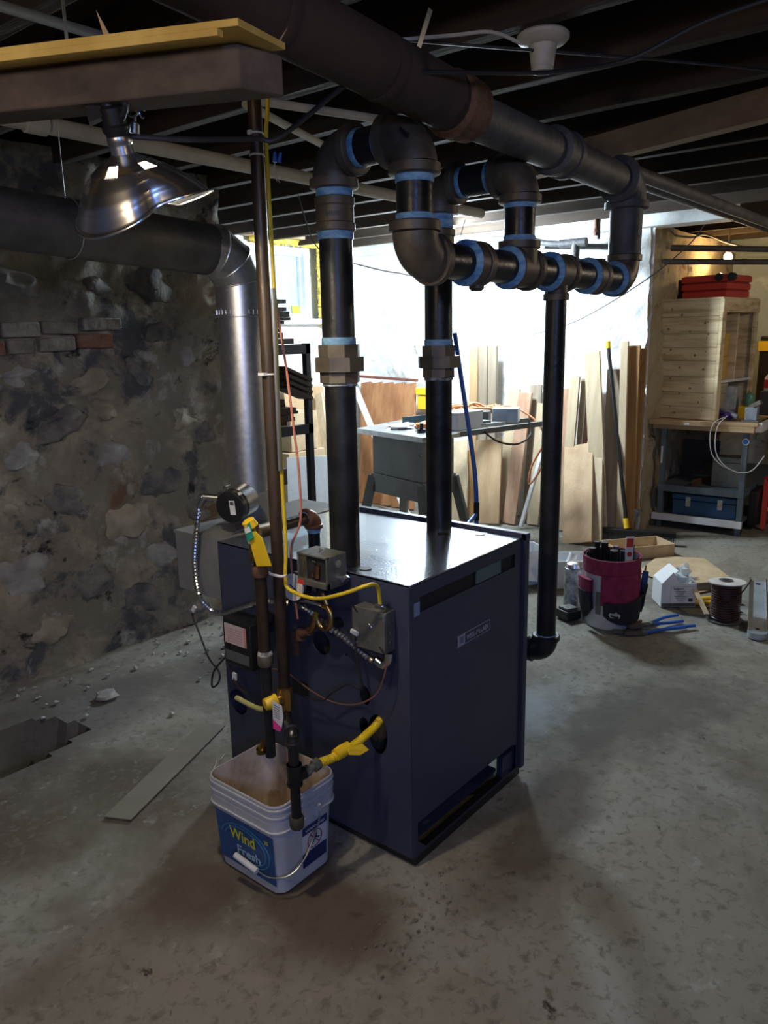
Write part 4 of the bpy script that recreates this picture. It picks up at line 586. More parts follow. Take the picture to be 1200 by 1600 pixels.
# ================================================================ OVERHEAD: timber, clamp lamp, pipes
td = Vector((-.425, .905, 0)).normalized()            # timber runs off to the left
ex = Vector((.98, -.18, 0)).normalized()
def slab(mb, p, dirv, length, widev, z0, z1): p = Vector(p); d = Vector(dirv)*length; w_ = Vector(widev); return mb.prism([(p.x, p.y, z0), (p.x + w_.x, p.y + w_.y, z0), (p.x + w_.x + d.x, p.y + w_.y + d.y, z0), (p.x + d.x, p.y + d.y, z0)], (0, 0, z1 - z0))
tb = thing('hanging_timber', 'rough sawn timber hung level below the joists at upper left', 'timber', (.9, 1.3, 1.9))
b_ = slab(MB(), (.934, 1.050, 0), td, 1.1, (.088, -.014, 0), 1.90, 1.966); obj('beam', b_, W_timber, tb, bevel=.004)
yb = thing('yellow_board', 'thin honey coloured board lying on the hanging timber', 'board', (.9, 1.3, 1.97)); obj('board', slab(MB(), (.893, 1.000, 0), td, 1.2, (.122, .022, 0), 1.969, 1.980), W_yboard, yb, bevel=.001)
obj('edge_strip', slab(MB(), Vector((.889, 1.003, 0)) + td*.03, td, 1.15, (.014, .002, 0), 1.958, 1.969), W_yboard, yb, bevel=.001); obj('splinter', MB().prism([(1.005, 1.03, 1.98), (1.009, 1.03, 1.98), (1.018, 1.018, 2.003)], (.002, .002, 0)).prism([(.80, 1.22, 1.98), (.805, 1.21, 1.98), (.793, 1.225, 2.018)], (.002, .002, 0)), W_pine, yb)
for a in (.35, .95): obj('hanger_wire', MB().tube([tuple(Vector((.97, 1.05, 1.978)) + td*a), tuple(Vector((.97, 1.05, 2.24)) + td*a)], .003, 6), M_galvpost, tb)
CL = thing('clamp_lamp', 'lit aluminium clamp lamp with a dented bell shade hanging at upper left', 'lamp', tuple(LAMP + Vector((0, 0, .08))))
la = (fw*.58 - up*.86 + rt*.10).normalized(); tip = Vector((.864, 1.300, 1.852))
lu = Vector((0, 0, 1)); lu = (lu - la*lu.dot(la)).normalized(); lv = la.cross(lu)
prof = [(.010, .019), (.026, .021), (.032, .030), (.042, .050), (.054, .066), (.072, .083), (.092, .096), (.112, .105), (.126, .112), (.130, .116)]
vs = []; seg = 64; rings = []
PR2 = []
for i in range(len(prof) - 1):
    for k in range(4): t_ = k/4; PR2.append((prof[i][0]*(1-t_) + prof[i+1][0]*t_, prof[i][1]*(1-t_) + prof[i+1][1]*t_))
PR2.append(prof[-1])
view = Vector((-.55, -.45, .3)); view = (view - la*view.dot(la)).normalized()
sh = MB()
holes_a = []
def shade_pt(d, r, a, inset=0):
    o_ = lu*math.cos(a) + lv*math.sin(a); f = max(0, (d - .04)/.08)
    right = Vector((rt.x, rt.y, rt.z)); k_ = o_.dot(right)
    dent = 0.0
    if k_ > 0: dent = f*(.030*k_**4 - .020*math.exp(-((k_ - .62)/.22)**2))      # pushed-in flank and pulled-out lip at the right
    rr = r*(1 + .018*math.sin(3*a + 1)*f) + dent - inset; dd = d + f*.014*math.sin(2*a + .6) + (-.022*f*max(0, k_)**2)
    rr += .0012*math.sin(d*620)*(1 if .05 < d < .105 else 0)
    return tip + la*dd + o_*rr
for ins in (0, .0012):
    for d, r in PR2:
        for k in range(seg): sh.v.append(tuple(shade_pt(d, r, 2*PI*k/seg, ins)))
n = len(PR2)
vd = (Vector((0, 0, 1.5)) - tip).normalized(); ang = lambda a: (lu*math.cos(a) + lv*math.sin(a))
hk = []
for da in (-.55, .62):
    best = max(range(seg), key=lambda k: ang(2*PI*k/seg + da).dot(vd)); hk.append(best)
for i in range(n - 1):
    for k in range(seg):
        if any(abs((k - h + seg//2) % seg - seg//2 + .5) < 1.6 for h in hk) and .0385 < PR2[i][0] < .0525: continue
        k2 = (k+1) % seg; sh.f.append((i*seg+k, i*seg+k2, (i+1)*seg+k2, (i+1)*seg+k)); q = n*seg; sh.f.append((q+i*seg+k, q+(i+1)*seg+k, q+(i+1)*seg+k2, q+i*seg+k2))
for k in range(seg): k2 = (k+1) % seg; sh.f.append(((n-1)*seg+k, (n-1)*seg+k2, n*seg+(n-1)*seg+k2, n*seg+(n-1)*seg+k))
obj('shade', sh, M_alu, CL); obj('rim_bead', MB().tube([tuple(shade_pt(.130, .116, a)) for a in lin(0, 2*PI, 64)], .0022, 6), M_alu, CL)
obj('socket', MB().lathe(tip - la*.052, la, [(0, .014), (.004, .020), (.03, .021), (.034, .025), (.040, .025), (.046, .021), (.062, .020)], 20), M_bplastic, CL)
obj('clamp', MB().obox(tip - la*.045 + Vector((-.010, .022, .0)), (.016, -.014, .01), (.008, .012, 0), (0, .004, .014)).cyl(tip - la*.045, tip - la*.066 + Vector((-.01, .01, 0)), .012, 12).tube([tuple(tip - la*.02 + Vector((.0, -.012, 0))), tuple(tip - la*.05 + Vector((.01, -.03, 0))), tuple(tip - la*.062 + Vector((0, -.01, 0)))], .006, 8, 4), M_bplastic, CL)
obj('neck_band', MB().lathe(tip - la*.004, la, [(0, .0205), (.004, .022), (.013, .022), (.016, .0205)], 20), M_steel, CL); obj('bulb', MB().blob(tip + la*.062, (.024, .024, .024), 16, 12), M_bulbl, CL)
hkp = Vector((.903, 1.308, 1.905)); hk_ = thing('wire_hook', 'bright steel swivel hook holding the clamp lamp on a yellow string', 'hook', tuple(hkp))
obj('eye', MB().tube([tuple(hkp + Vector((.006*math.cos(a)*.7, -.010*math.cos(a), .010*math.sin(a)))) for a in lin(0, 2*PI, 20)], .0022, 8).tube([tuple(hkp + Vector((.010 + .006*math.cos(a), -.014, .012*math.sin(a)))) for a in lin(0, 5.2, 18)], .0020, 8), M_chrome, hk_)
obj('clip_body', MB().lathe(hkp + Vector((.002, -.003, -.010)), (-.12, .10, -1), [(0, .002), (.008, .003), (.012, .008), (.03, .009), (.034, .005)], 14).tube([tuple(hkp + Vector((0, 0, -.04))), tuple(tip - la*.01 + Vector((.012, -.012, 0)))], .003, 8), M_steel, hk_)
cable('hanging_string', 'yellow string looped over the timber above the clamp lamp', [(.880, 1.215, 1.986), (.905, 1.262, 1.97), (.910, 1.285, 1.94), (.912, 1.30, 1.915), (.905, 1.305, 1.905), (.885, 1.305, 1.93), (.868, 1.30, 1.972), (.845, 1.26, 1.986), (.880, 1.215, 1.986)], .0016, M_ycable, 5, 'string')
# overhead pipes
def pipe_run(name, label, a, b_, r, mt, cat='pipe'):
    o = thing(name, label, cat, a); obj('pipe', MB().cyl(a, b_, r, 22), mt, o); return o
wm = pipe_run('wrapped_main', 'large brown wrapped pipe crossing overhead toward the grey main', (.2, 1.12, 2.130), (1.70, 1.12, 2.030), .066, M_wrap); [obj('wrap_band', MB().lathe((.45 + i*.31, 1.12, 2.113 - .021*i), (1, 0, -.068), [(0, .067), (.004, .0685), (.02, .0685), (.024, .067)], 22), M_wrap, wm) for i in range(4)]
obj('rust_collar', MB().lathe((1.64, 1.12, 2.030), (1, 0, -.03), [(0, .066), (.01, .076), (.03, .071), (.05, .075), (.07, .070), (.09, .072), (.11, .058)], 22), M_rust, wm, label='rust red threaded collar')
gm = pipe_run('grey_main', 'old grey painted steam main running overhead to the grey riser', (1.74, 1.128, 2.026), (2.815, HY, 2.018), .054, M_pgrey); obj('coupling', MB().lathe((2.22, 1.149, 2.022), (1, .04, 0), [(0, .060), (.004, .070), (.03, .070), (.035, .066), (.075, .066), (.08, .070), (.105, .070), (.11, .060)], 24), M_pgrey, gm)
wp = pipe_run('pale_pipe', 'off white pipe running under the joists behind the clamp lamp', (.2, 2.235, 2.10), (3.6, 2.25, 2.10), .024, M_wpipe); obj('coupling', MB().cyl((1.19, 2.236, 2.10), (1.25, 2.237, 2.10), .031, 20), M_wpipe, wp)
pipe_run('blue_grey_conduit', 'thin blue grey conduit in the joists at the upper left corner', (.4, 1.72, 2.17), (1.35, 1.70, 2.17), .011, M_slime, 'conduit'); pipe_run('joist_conduit', 'upper pale conduit crossing the joists right of the gas pipe top', (1.62, 1.80, 2.16), (2.14, 1.62, 2.16), .012, M_wpipe, 'conduit'); pipe_run('joist_conduit', 'lower pale conduit crossing the joists right of the gas pipe top', (1.60, 1.78, 2.14), (2.30, 2.02, 2.14), .012, M_wpipe, 'conduit')
pipe_run('long_conduit', 'long grey duct running from the grey elbow to the bench lamp', (2.95, 1.44, 2.165), (7.5, 1.40, 2.165), .042, M_pgrey); pipe_run('long_conduit', 'slimmer grey pipe running just right of the long grey duct', (3.0, 1.30, 2.12), (7.5, 1.28, 2.12), .028, M_pgrey)
p1 = pipe_run('wall_pipe', 'upper grey pipe running level in front of the white wall top', (5.25, 2.75, 2.10), (6.9, 1.2, 2.06), .022, M_pgrey); p2 = pipe_run('wall_pipe', 'lower grey pipe running level in front of the white wall top', (5.25, 2.55, 1.98), (6.9, 1.15, 1.97), .020, M_pgrey)
obj('tee', MB().cyl((5.24, 2.50, 1.93), (5.24, 2.50, 2.11), .03, 16).cyl((5.24, 2.42, 2.10), (5.24, 2.62, 2.10), .030, 16), M_pgrey, p1); obj('branch', MB().tube([(5.25, 2.60, 2.10), (5.24, 2.75, 2.12), (5.22, 2.90, 2.16), (5.2, 3.2, 2.18)], .022, 12, 4).cyl((5.24, 2.335, 2.11), (5.24, 2.335, 2.24), .012, 12), M_pgrey, p1)
obj('valve_stem', MB().cyl((5.2, 2.335, 2.13), (5.2, 2.335, 2.25), .016, 10).cyl((5.2, 2.335, 2.15), (5.2, 2.335, 2.175), .022, 8), M_rust, p1)
cable('ceiling_cord', 'pale cord drooping in the joists above the porcelain lampholder', [(1.45, 1.9, 2.22), (1.55, 1.45, 2.2), (1.58, 1.22, 2.17), (1.72, 1.15, 2.20), (1.80, 1.10, 2.215), (1.88, 1.06, 2.2)], .0045, M_string); cable('ceiling_cord', 'thin dark cord crossing diagonally behind the porcelain lampholder', [(1.3, 1.5, 2.2), (1.7, 1.2, 2.19), (2.6, .6, 2.20), (3.6, .2, 2.22)], .004, M_blkc)
cable('yellow_cable_end', 'yellow cable emerging near the ceiling above the brown wrapped pipe', [(1.30, 1.02, 2.26), (1.26, 1.12, 2.225), (1.22, 1.21, 2.20)], .006, M_ycable)
wn = thing('wire_nuts', 'pair of blue wire nuts with frayed ends beside the top of the gas pipe', 'wire nut', (1.44, 1.50, 1.92)); obj('nut', MB().lathe((1.44, 1.505, 1.925), (0, -.1, 1), [(0, .006), (.02, .004), (.024, .002)], 10), M_blue, wn); obj('nut', MB().lathe((1.44, 1.490, 1.922), (0, -.35, 1), [(0, .006), (.02, .004), (.024, .002)], 10), M_blue, wn); obj('wire', MB().tube([(1.44, 1.505, 1.925), (1.44, 1.508, 1.90), (1.44, 1.500, 1.88)], .0015, 6).tube([(1.44, 1.508, 1.90), (1.44, 1.49, 1.875)], .001, 6), M_string, wn)
obj('metal_strap', MB().bar((1.60, 1.14, 2.22), (1.585, 1.17, 2.13), .016, .0015, (1, 0, 0)).bar((1.585, 1.17, 2.13), (1.55, 1.19, 2.095), .016, .0015, (1, 0, 0)), M_steel, None, 'perforated steel strap hanging behind the brown wrapped pipe', 'strap')
LH = thing('lampholder', 'empty white porcelain lampholder screwed under a ceiling joist', 'lampholder', (1.945, 1.037, 2.235)); LHc = (1.945, 1.037, 2.235)
obj('base', MB().lathe(LHc, (0, 0, -1), [(0, .060), (.006, .066), (.014, .066), (.024, .056), (.030, .034)], 32), M_porc, LH); obj('socket', MB().lathe((1.945, 1.037, 2.207), (0, 0, -1), [(0, .036), (.03, .031), (.05, .028), (.052, .026)], 28), M_porc, LH); obj('socket_ring', MB().lathe((1.945, 1.037, 2.157), (0, 0, -1), [(0, .025), (.002, .028), (.012, .028), (.014, .022)], 28), M_porc, LH); obj('screw_shell', MB().cyl((1.945, 1.037, 2.142), (1.945, 1.037, 2.146), .018, 18), M_dark, LH)
# work bulb and reflecting holder near the far wall
WB = thing('work_bulb', 'bare glowing bulb in a holder under the joists near the white wall', 'lamp', (4.72, 3.22, 2.10)); obj('holder', MB().lathe((4.72, 3.22, 2.235), (0, 0, -1), [(0, .05), (.02, .05), (.03, .025), (.075, .02)], 20), M_porc, WB); obj('bulb', MB().blob((4.72, 3.22, 2.125), (.03, .03, .038), 14, 10), M_bulbc, WB)
BB = thing('bench_bulb', 'bare warm bulb burning above the red crate', 'lamp', (6.70, 1.89, 2.07)); obj('bulb', MB().blob((6.70, 1.89, 2.045), (.032, .032, .042), 14, 10), M_bulb, BB); obj('cage', MB().lathe((6.70, 1.89, 2.15), (0, 0, -1), [(0, .05), (.02, .05), (.03, .025), (.07, .02)], 20), M_porc, BB); obj('guard_ring', MB().tube([(6.70 + .045*math.cos(a), 1.89 + .045*math.sin(a), 2.00) for a in lin(0, 2*PI, 20)], .002, 6), M_chrome, BB); obj('hanger', MB().cyl((6.70, 1.89, 2.15), (6.70, 1.89, 2.24), .008, 8), M_wpipe, BB)
cable('bulb_cord', 'pale cord swagged along the joists to the bench bulb', [(5.9, 2.2, 2.20), (6.1, 2.0, 2.16), (6.3, 1.95, 2.19), (6.6, 1.85, 2.14), (6.9, 1.65, 2.10), (7.3, 1.35, 2.12)], .008, M_wpipe)
cable('wall_wire', 'thin dark wire sloping across the white wall behind the header', [(5.4, 2.9, 1.48), (5.45, 2.55, 1.58), (5.5, 2.1, 1.83), (5.6, 1.85, 2.05), (5.62, 1.75, 2.18)], .004, M_blkc); cable('window_wire', 'thin dark wire crossing the window pane', [(3.12, 3.1, 2.25), (3.12, 3.0, 2.0), (3.2, 2.95, 1.92), (3.35, 2.85, 1.87), (3.6, 2.8, 1.84), (4.2, 2.9, 1.86), (4.6, 3.0, 2.24)], .003, M_blkc)

# ================================================================ LUMBER RACK
RK = thing('lumber_rack', 'dark steel rack loaded with lumber beyond the end of the stone wall', 'rack', (3.05, 3.9, 0))
for x, y in ((3.29, 3.25), (3.29, 4.45), (2.85, 3.42), (2.85, 4.45)): obj('post', MB().box((x - .018, y - .018, 0), (x + .018, y + .018, 1.46)), flat('rack_black', (.012, .017, .026), .5), RK)
for z in (1.40, .935): obj('shelf_bar', MB().box((2.85, 3.232, z), (3.31, 3.262, z + .055)), flat('rack_black', (.01, .01, .01)), RK); obj('shelf_bar', MB().box((2.85, 4.44, z), (3.31, 4.47, z + .055)), flat('rack_black', (.01, .01, .01)), RK)
rs = random.Random(11)
def rack_stack(z, ztop, wmax, grp):
    k = 0
    while z < ztop:
        h = rs.choice((.018, .022, .025, .032)); x1 = 3.04 + rs.random()*wmax; y0 = 3.20 + rs.random()*.08 if x1 < 3.26 else 3.27
        obj('dark_board', MB().box((2.80, y0, z + .001), (x1, 4.7, z + h)), W_dark, None, 'dark reclaimed board, %s from the bottom on the %s' % (('first', 'second', 'third', 'fourth', 'fifth', 'sixth', 'seventh', 'eighth', 'ninth', 'tenth', 'eleventh', 'twelfth')[k], grp), 'board', 'dark boards on the %s' % grp, bevel=.0015); z += h + .001; k += 1
rack_stack(1.457, 1.70, .20, 'rack top'); rack_stack(.992, 1.17, .20, 'rack middle shelf')
for i in range(4): obj('slanting_board', MB().bar((3.05, 3.24, 1.33 - i*.035), (3.262, 3.24, 1.25 - i*.035), .12, .018, (0, 1, 0)), W_dark, None, '%s of four dark boards slumping down inside the rack' % ('topmost', 'second from top', 'third from top', 'lowest')[i], 'board', 'slumped boards in the rack')
for i in range(5):
    z = .30 + i*.11; obj('thick_offcut', MB().box((2.95, 3.27 + .02*i, z), (3.11 + .03*((5 - i) % 3), 4.3, z + .10)), W_dark, None, 'thick dark timber offcut under the rack, %s of the pile' % ('lowest', 'second from bottom', 'middle', 'second from top', 'topmost')[i], 'timber', 'timber offcuts under the rack', bevel=.003)
obj('offcut_block', MB().box((2.9, 3.3, 0), (3.2, 4.3, .295)), W_dark, None, 'broad dark timber block at the bottom of the rack', 'timber')

# ================================================================ BOARDS AGAINST THE WALLS
def lean(name, label, T, Bt, wd, th, mt, cat='board', parts=None, side=(0, 1, 0)):
    return obj(name, MB().bar(Bt, T, wd, th, side), mt, None, label, cat, bevel=.0025)
for i, (ty, by, l_) in enumerate(((3.60, 3.56, 'left and yellowest'), (3.50, 3.46, 'middle'), (3.41, 3.37, 'right and greyest'))):
    lean('upright_board', '%s of three tall boards upright on the white wall behind the table saw' % l_, (5.50 - .01*i, ty - .11, 1.393), (5.42, by - .11, .01), .075, .035, (W_pine, W_grey, W_grey)[i])
lean('plywood_offcut', 'short tan plywood offcut with a knot hole right of the table saw legs', (5.33, 3.235, .66), (5.16, 3.15, .005), .235, .014, W_tan, 'plywood')
lean('pale_sheet', 'pale panel leaning low behind the table saw leg', (5.35, 3.56, .62), (5.1, 3.40, .005), .20, .014, W_pale, 'panel')
lean('brown_sheet', 'brown panel standing behind the pale panel under the saw', (5.42, 3.42, .55), (5.30, 3.32, .005), .16, .012, W_orange, 'panel')  # panel in its own brown wood tone
BD = [('pale board leaning just right of the plywood offcut', (5.50, 3.109, 1.054), (5.32, 3.10, 0), .105, W_pale), ('pinkish leaning board, second right of the plywood offcut', (5.46, 2.985, 1.033), (5.26, 3.00, 0), .115, W_pink), ('weathered board behind the pinkish board', (5.53, 2.93, 1.09), (5.40, 2.90, 0), .10, W_grey), ('pale board half hidden left of the drop pipe', (5.50, 2.845, .95), (5.34, 2.83, 0), .10, W_pale),
      ('narrow brown board just right of the drop pipe', (5.50, 2.648, 1.072), (5.36, 2.60, 0), .06, W_pink), ('pair-thick whitish board right of the drop pipe', (5.46, 2.568, 1.166), (5.30, 2.55, 0), .075, W_pale), ('weathered strip just behind the whitish board', (5.51, 2.515, 1.15), (5.36, 2.49, 0), .05, W_grey), ('salmon panel behind the tan board', (5.54, 2.48, 1.10), (5.47, 2.46, 0), .13, flat('salmon_board', (.50, .27, .24), .7)),
      ('wide tan board in front of the salmon panel', (5.40, 2.49, .66), (5.02, 2.30, 0), .22, W_tan), ('tan offcut beside the wide tan board', (5.42, 2.37, .70), (5.12, 2.22, 0), .12, W_pale), ('tall pale plank with one knot leaning right of centre', (5.46, 2.443, 1.346), (5.30, 2.25, 0), .12, W_pale), ('grey green board behind the broom handle', (5.53, 2.28, 1.221), (5.42, 2.24, 0), .13, W_grey), ('slim weathered strip beside the broom handle', (5.54, 2.225, 1.26), (5.47, 2.21, 0), .045, W_grey), ('tall pale stud near the corner of the white wall', (5.44, 2.19, 1.42), (5.36, 2.12, 0), .055, W_pale), ('tall orange brown plank at the corner of the white wall', (5.48, 2.135, 1.39), (5.42, 2.09, 0), .09, W_orange), ('short orange plank end standing at the very corner', (5.52, 2.085, 1.37), (5.48, 2.07, 0.2), .05, W_orange)]
for l_, T, Bt, wd, mt in BD: lean('leaning_board', l_, T, (Bt[0], Bt[1], Bt[2] + .006), wd, .024, mt)
CP = thing('cedar_panel', 'large reddish cedar panel leaning on the wall behind the table saw', 'panel', (5.3, 4.2, 0))
for i in range(5):
    y = 4.10 + i*.125; obj('plank', MB().bar((5.22, y - .12, .006), (5.46, y + .03, 1.075), .122, .022), W_cedar, CP, bevel=.002)
lean('white_strip', 'white painted strip leaning diagonally across the cedar panel', (5.36, 4.68, 1.02), (4.95, 3.78, .02), .055, .02, W_white)
lean('tan_sheet', 'tan sheet leaning left of the front riser', (4.75, 4.745, 1.08), (4.70, 4.55, .01), .48, .014, W_tan, 'panel', side=(1, 0, 0)); lean('cream_board', 'cream board leaning in front of the tan sheet', (4.85, 4.66, 1.01), (4.30, 3.98, .01), .075, .022, W_pale); lean('grey_sheet', 'pale grey sheet standing low behind the reddish elbow', (4.10, 4.02, .62), (3.95, 3.88, .01), .40, .014, W_white, 'panel', side=(-.6, .8, 0)); lean('beige_offcut', 'beige offcut standing below the cream board', (4.92, 4.45, .74), (4.80, 4.40, .01), .22, .02, W_pale); 
obj('carton', MB().box((4.15, 4.30, .62), (4.45, 4.60, .92)), M_card, None, 'brown carton seen through the rack frame', 'box', bevel=.004); obj('carton_stand', MB().box((4.10, 4.28, 0), (4.5, 4.62, .615)), M_card, None, 'taller brown carton under the upper carton', 'box', bevel=.004)
lean('pvc_rod', 'white plastic rod leaning left of the drop pipe', (5.36, 2.72, .79), (5.20, 2.86, .015), .028, .028, M_whitep, 'rod')
obj('wall_offcut', MB().bar((5.46, 4.9, 1.135), (5.46, 4.05, 1.105), .03, .022, (1, 0, 0)), mat('rust_red_strip', (.14, .04, .03), (.22, .09, .06), 12, .8), None, 'dark rust red strip lying along the top of the cedar panel', 'strip')
yc = thing('yellow_case', 'small yellow tool case hung beside the cedar panel', 'case', (5.45, 3.95, .86)); obj('body', MB().box((5.40, 3.80, .86), (5.50, 4.01, .98)), M_yellow, yc, bevel=.006); obj('lid', MB().box((5.39, 3.79, .985), (5.51, 4.02, 1.045)), M_yellow, yc, bevel=.006)
# broom
BR = thing('push_broom', 'push broom with dark handle and yellow tip leaning at the far wall', 'broom', (5.45, 2.1, 0)); obj('handle', MB().cyl((5.50, 2.338, 1.38), (5.28, 2.04, .09), .014, 12), M_bplastic, BR, label='dark blue black handle'); obj('tip', MB().cyl((5.507, 2.345, 1.40), (5.50, 2.338, 1.37), .019, 12).cyl((5.508, 2.347, 1.42), (5.50, 2.338, 1.37), .019, 12), M_yellow, BR, label='yellow tip'); obj('ferrule', MB().cyl((5.297, 2.062, .17), (5.283, 2.043, .10), .019, 12), M_yellow, BR)
obj('block', MB().obox((5.29, 2.02, .078), (.085, -.30, 0), (.025, .008, 0), (0, 0, .016)), M_bplastic, BR, bevel=.003); br = MB(); rs = random.Random(2)
for i in range(60):
    for j in range(4):
        s = -1 + 2*i/59; c = Vector((5.29, 2.02, .062)) + Vector((.085, -.30, 0))*s*.98 + Vector((.018, .006, 0))*(j/1.5 - 1); e = c + Vector((rs.uniform(-.006, .006) + (j/1.5 - 1)*.014, rs.uniform(-.01, .01), -.060)); br.add([c + Vector((-.002, 0, 0)), c + Vector((.002, 0, 0)), e], [(0, 1, 2)]); br.add([c + Vector((0, -.003, 0)), c + Vector((0, .003, 0)), e], [(0, 1, 2)])
obj('bristles', br, flat('bristle_grey', (.10, .10, .11), .8), BR, kind='stuff', smooth=False)

# ================================================================ TABLE SAW
TS = thing('table_saw', 'grey contractor table saw with splayed legs in front of the cedar panel', 'table saw', (4.5, 3.3, 0))
u1 = Vector((3.848 - 4.024, 2.818 - 3.509, 0)); u2 = Vector((4.593 - 4.024, 3.572 - 3.509, 0)); o0 = Vector((4.024, 3.509, 0))
S = lambda a, b_, z: tuple(o0 + u1*a + u2*b_ + Vector((0, 0, z)))
def sq(a0, a1, b0, b1, z0, z1): return MB().prism([S(a0, b0, z0), S(a1, b0, z0), S(a1, b1, z0), S(a0, b1, z0)], (0, 0, z1 - z0))
obj('table_top', sq(0, 1.0, 0, 1.0, .835, .87), M_sawtop, TS, bevel=.002); obj('side_wing', sq(1.0, 1.12, .10, 1.25, .84, .868), M_sawtop, TS, bevel=.002)
tf = Vector((.2, -1, 0))
obj('cabinet', sq(.16, .92, .12, .88, .56, .835), M_sawg, TS, bevel=.004); obj('stand_skirt', sq(.14, .94, .10, .90, .43, .56), M_sawg, TS, bevel=.003)
for a, b_, da, db in ((.16, .12, -.17, -.18), (.92, .12, .17, -.18), (.16, .88, -.17, .18), (.92, .88, .17, .18)): obj('leg', MB().bar(S(a, b_, .54), S(a + da, b_ + db, .008), .065, .03, (0, 1, 0)), M_sawg, TS)
obj('motor_cover', MB().lathe(S(.93, .45, .70), tuple(u1), [(0, .11), (.02, .12), (.03, .10), (.035, .04)], 26), M_bplastic, TS); obj('bolt', MB().cyl(S(.9, .11, .745), S(.9, .09, .745), .012, 8), M_steel, TS)
obj('front_rail', MB().bar((4.05, 2.83, .853), (5.02, 2.60, .855), .035, .03, (0, 0, 1)), M_sawg, TS); obj('rear_rail', MB().bar((4.60, 3.0, .853), (5.15, 2.80, .855), .035, .03, (0, 0, 1)), M_sawg, TS); obj('rip_fence', MB().obox((4.50, 2.88, .89), (.12, -.03, 0), (.02, .07, 0), (0, 0, .018)), M_sawg, TS)
obj('mitre_fence', MB().obox(S(.40, .75, .905), tuple(u2*.18 + u1*.05), (0, .01, 0), (0, 0, .028)), flat('dark_teal', (.02, .05, .07), .4), TS)
obj('paper_carton', MB().prism([(4.20, 2.90, .872), (4.22, 2.80, .872), (4.50, 2.78, .872), (4.50, 2.92, .872), (4.36, 2.96, .872)], (.03, .02, .115)), M_paper, None, 'white carton standing on the table saw behind the rear riser', 'box', bevel=.003)
obj('orange_tool', MB().blob(S(.70, .50, .90), (.07, .05, .028), 12, 8, .5), flat('orange_plastic', (.75, .20, .03), .4), None, 'orange hand tool lying on the saw table', 'tool'); obj('white_rag', MB().blob(S(.42, .45, .880), (.11, .09, .02), 14, 8, .9), M_whitep, None, 'crumpled white rag on the saw table', 'rag'); obj('star_knob_clamp', MB().lathe(S(.80, .30, .872), (0, 0, 1), [(0, .03), (.02, .03), (.025, .014), (.055, .012), (.06, .02)], 16), M_bplastic, None, 'black clamp knob standing near the saw table edge', 'knob')
cbx = thing('control_box', 'light grey electrical switch box on the right end of the saw rail', 'switch box', (4.84, 2.80, .87)); obj('case', MB().obox((4.84, 2.80, .925), (.035, -.085, 0), (.06, .025, 0), (0, 0, .050)), M_slime, cbx, bevel=.004); obj('socket_hole', MB().cyl((4.775, 2.80, .935), (4.785, 2.803, .935), .014, 14), M_dark, cbx)
cbx = thing('control_box', 'longer dark grey box beside the light switch box on the saw rail', 'switch box', (4.72, 2.98, .87)); obj('case', MB().obox((4.74, 2.975, .912), (.04, -.075, 0), (.05, .02, 0), (0, 0, .040)), M_grey, cbx, bevel=.004)
obj('saw_guard', MB().prism([(4.42, 2.80, .872), (4.70, 2.72, .872), (4.62, 2.88, .872)], (0, 0, .02)), M_steel, None, 'triangular steel guard lying on the saw rail', 'guard')
rs = random.Random(9); co = MB(); pts_ = []
for i in range(60): a = i*.55; rr = .17 + .06*math.sin(i*1.7); c = Vector((5.05, 3.18, .935)); pts_.append(tuple(c + Vector((rr*.8*math.cos(a), rr*1.25*math.sin(a), .022*math.sin(i*2.3) + .012*math.sin(i)))))
obj('extension_cord', co.tube(pts_, .008, 7, 3), M_orangec, None, 'tangled orange extension cord heaped at the back of the saw', 'cord'); cable('trailing_cord', 'orange cord trailing off the saw rail toward the drop pipe', [(4.98, 3.02, .94), (5.0, 2.86, .97), (5.02, 2.70, .90), (5.02, 2.60, .80), (5.02, 2.56, .66), (5.02, 2.62, .50), (5.02, 2.70, .40), (5.02, 2.68, .54), (5.03, 2.58, .72)], .008, M_orangec, cat='cord'); cable('saw_power_cord', 'black cord looping below the saw rail', [(4.40, 2.72, .86), (4.50, 2.66, .78), (4.66, 2.60, .75), (4.80, 2.58, .80), (4.84, 2.62, .90)], .007, M_blkc, cat='cord')
BT = thing('blue_stand', 'bright blue bent steel tube stand in front of the table saw', 'stand', (3.4, 2.15, 0)); obj('tube', MB().tube([(3.50, 2.345, 1.50), (3.485, 2.305, 1.33), (3.455, 2.205, .90), (3.43, 2.16, .68), (3.42, 2.15, .40), (3.42, 2.15, .0)], .0125, 12, 4), M_blue, BT); obj('brace', MB().cyl((3.42, 2.15, .555), (3.10, 2.07, .50), .011, 12).cyl((3.10, 2.07, .50), (2.95, 2.10, 0.0), .011, 12), M_blue, BT); obj('bracket', MB().cyl((3.42, 2.15, .52), (3.42, 2.15, .62), .016, 12), M_bplastic, BT)

# ================================================================ WORKBENCH
ux = Vector((.2, -.6, 0)).normalized(); 
WBn = thing('workbench', 'steel framed workbench with a thick wooden top against the bench end wall', 'workbench', (6.5, 1.75, 0))
dU = (Vector((5.90, 1.42, 0)) - Vector((5.87, 2.04, 0))); Lw = dU.length; dU.normalize(); dV = Vector((-dU.y, dU.x, 0))
if dV.x < 0: dV = -dV
Q0 = Vector((5.87, 2.04, 0))
W_ = lambda a, b_, z: tuple(Q0 + dU*a + dV*b_ + Vector((0, 0, z)))
def wb(a0, a1, b0, b1, z0, z1): return MB().prism([W_(a0, b0, z0), W_(a1, b0, z0), W_(a1, b1, z0), W_(a0, b1, z0)], (0, 0, z1 - z0))
for a, b_ in ((0, 0), (.575, 0), (0, 1.24), (.575, 1.24)): obj('leg', wb(a, a + .038, b_, b_ + .04, .0, .77), M_benchs, WBn)
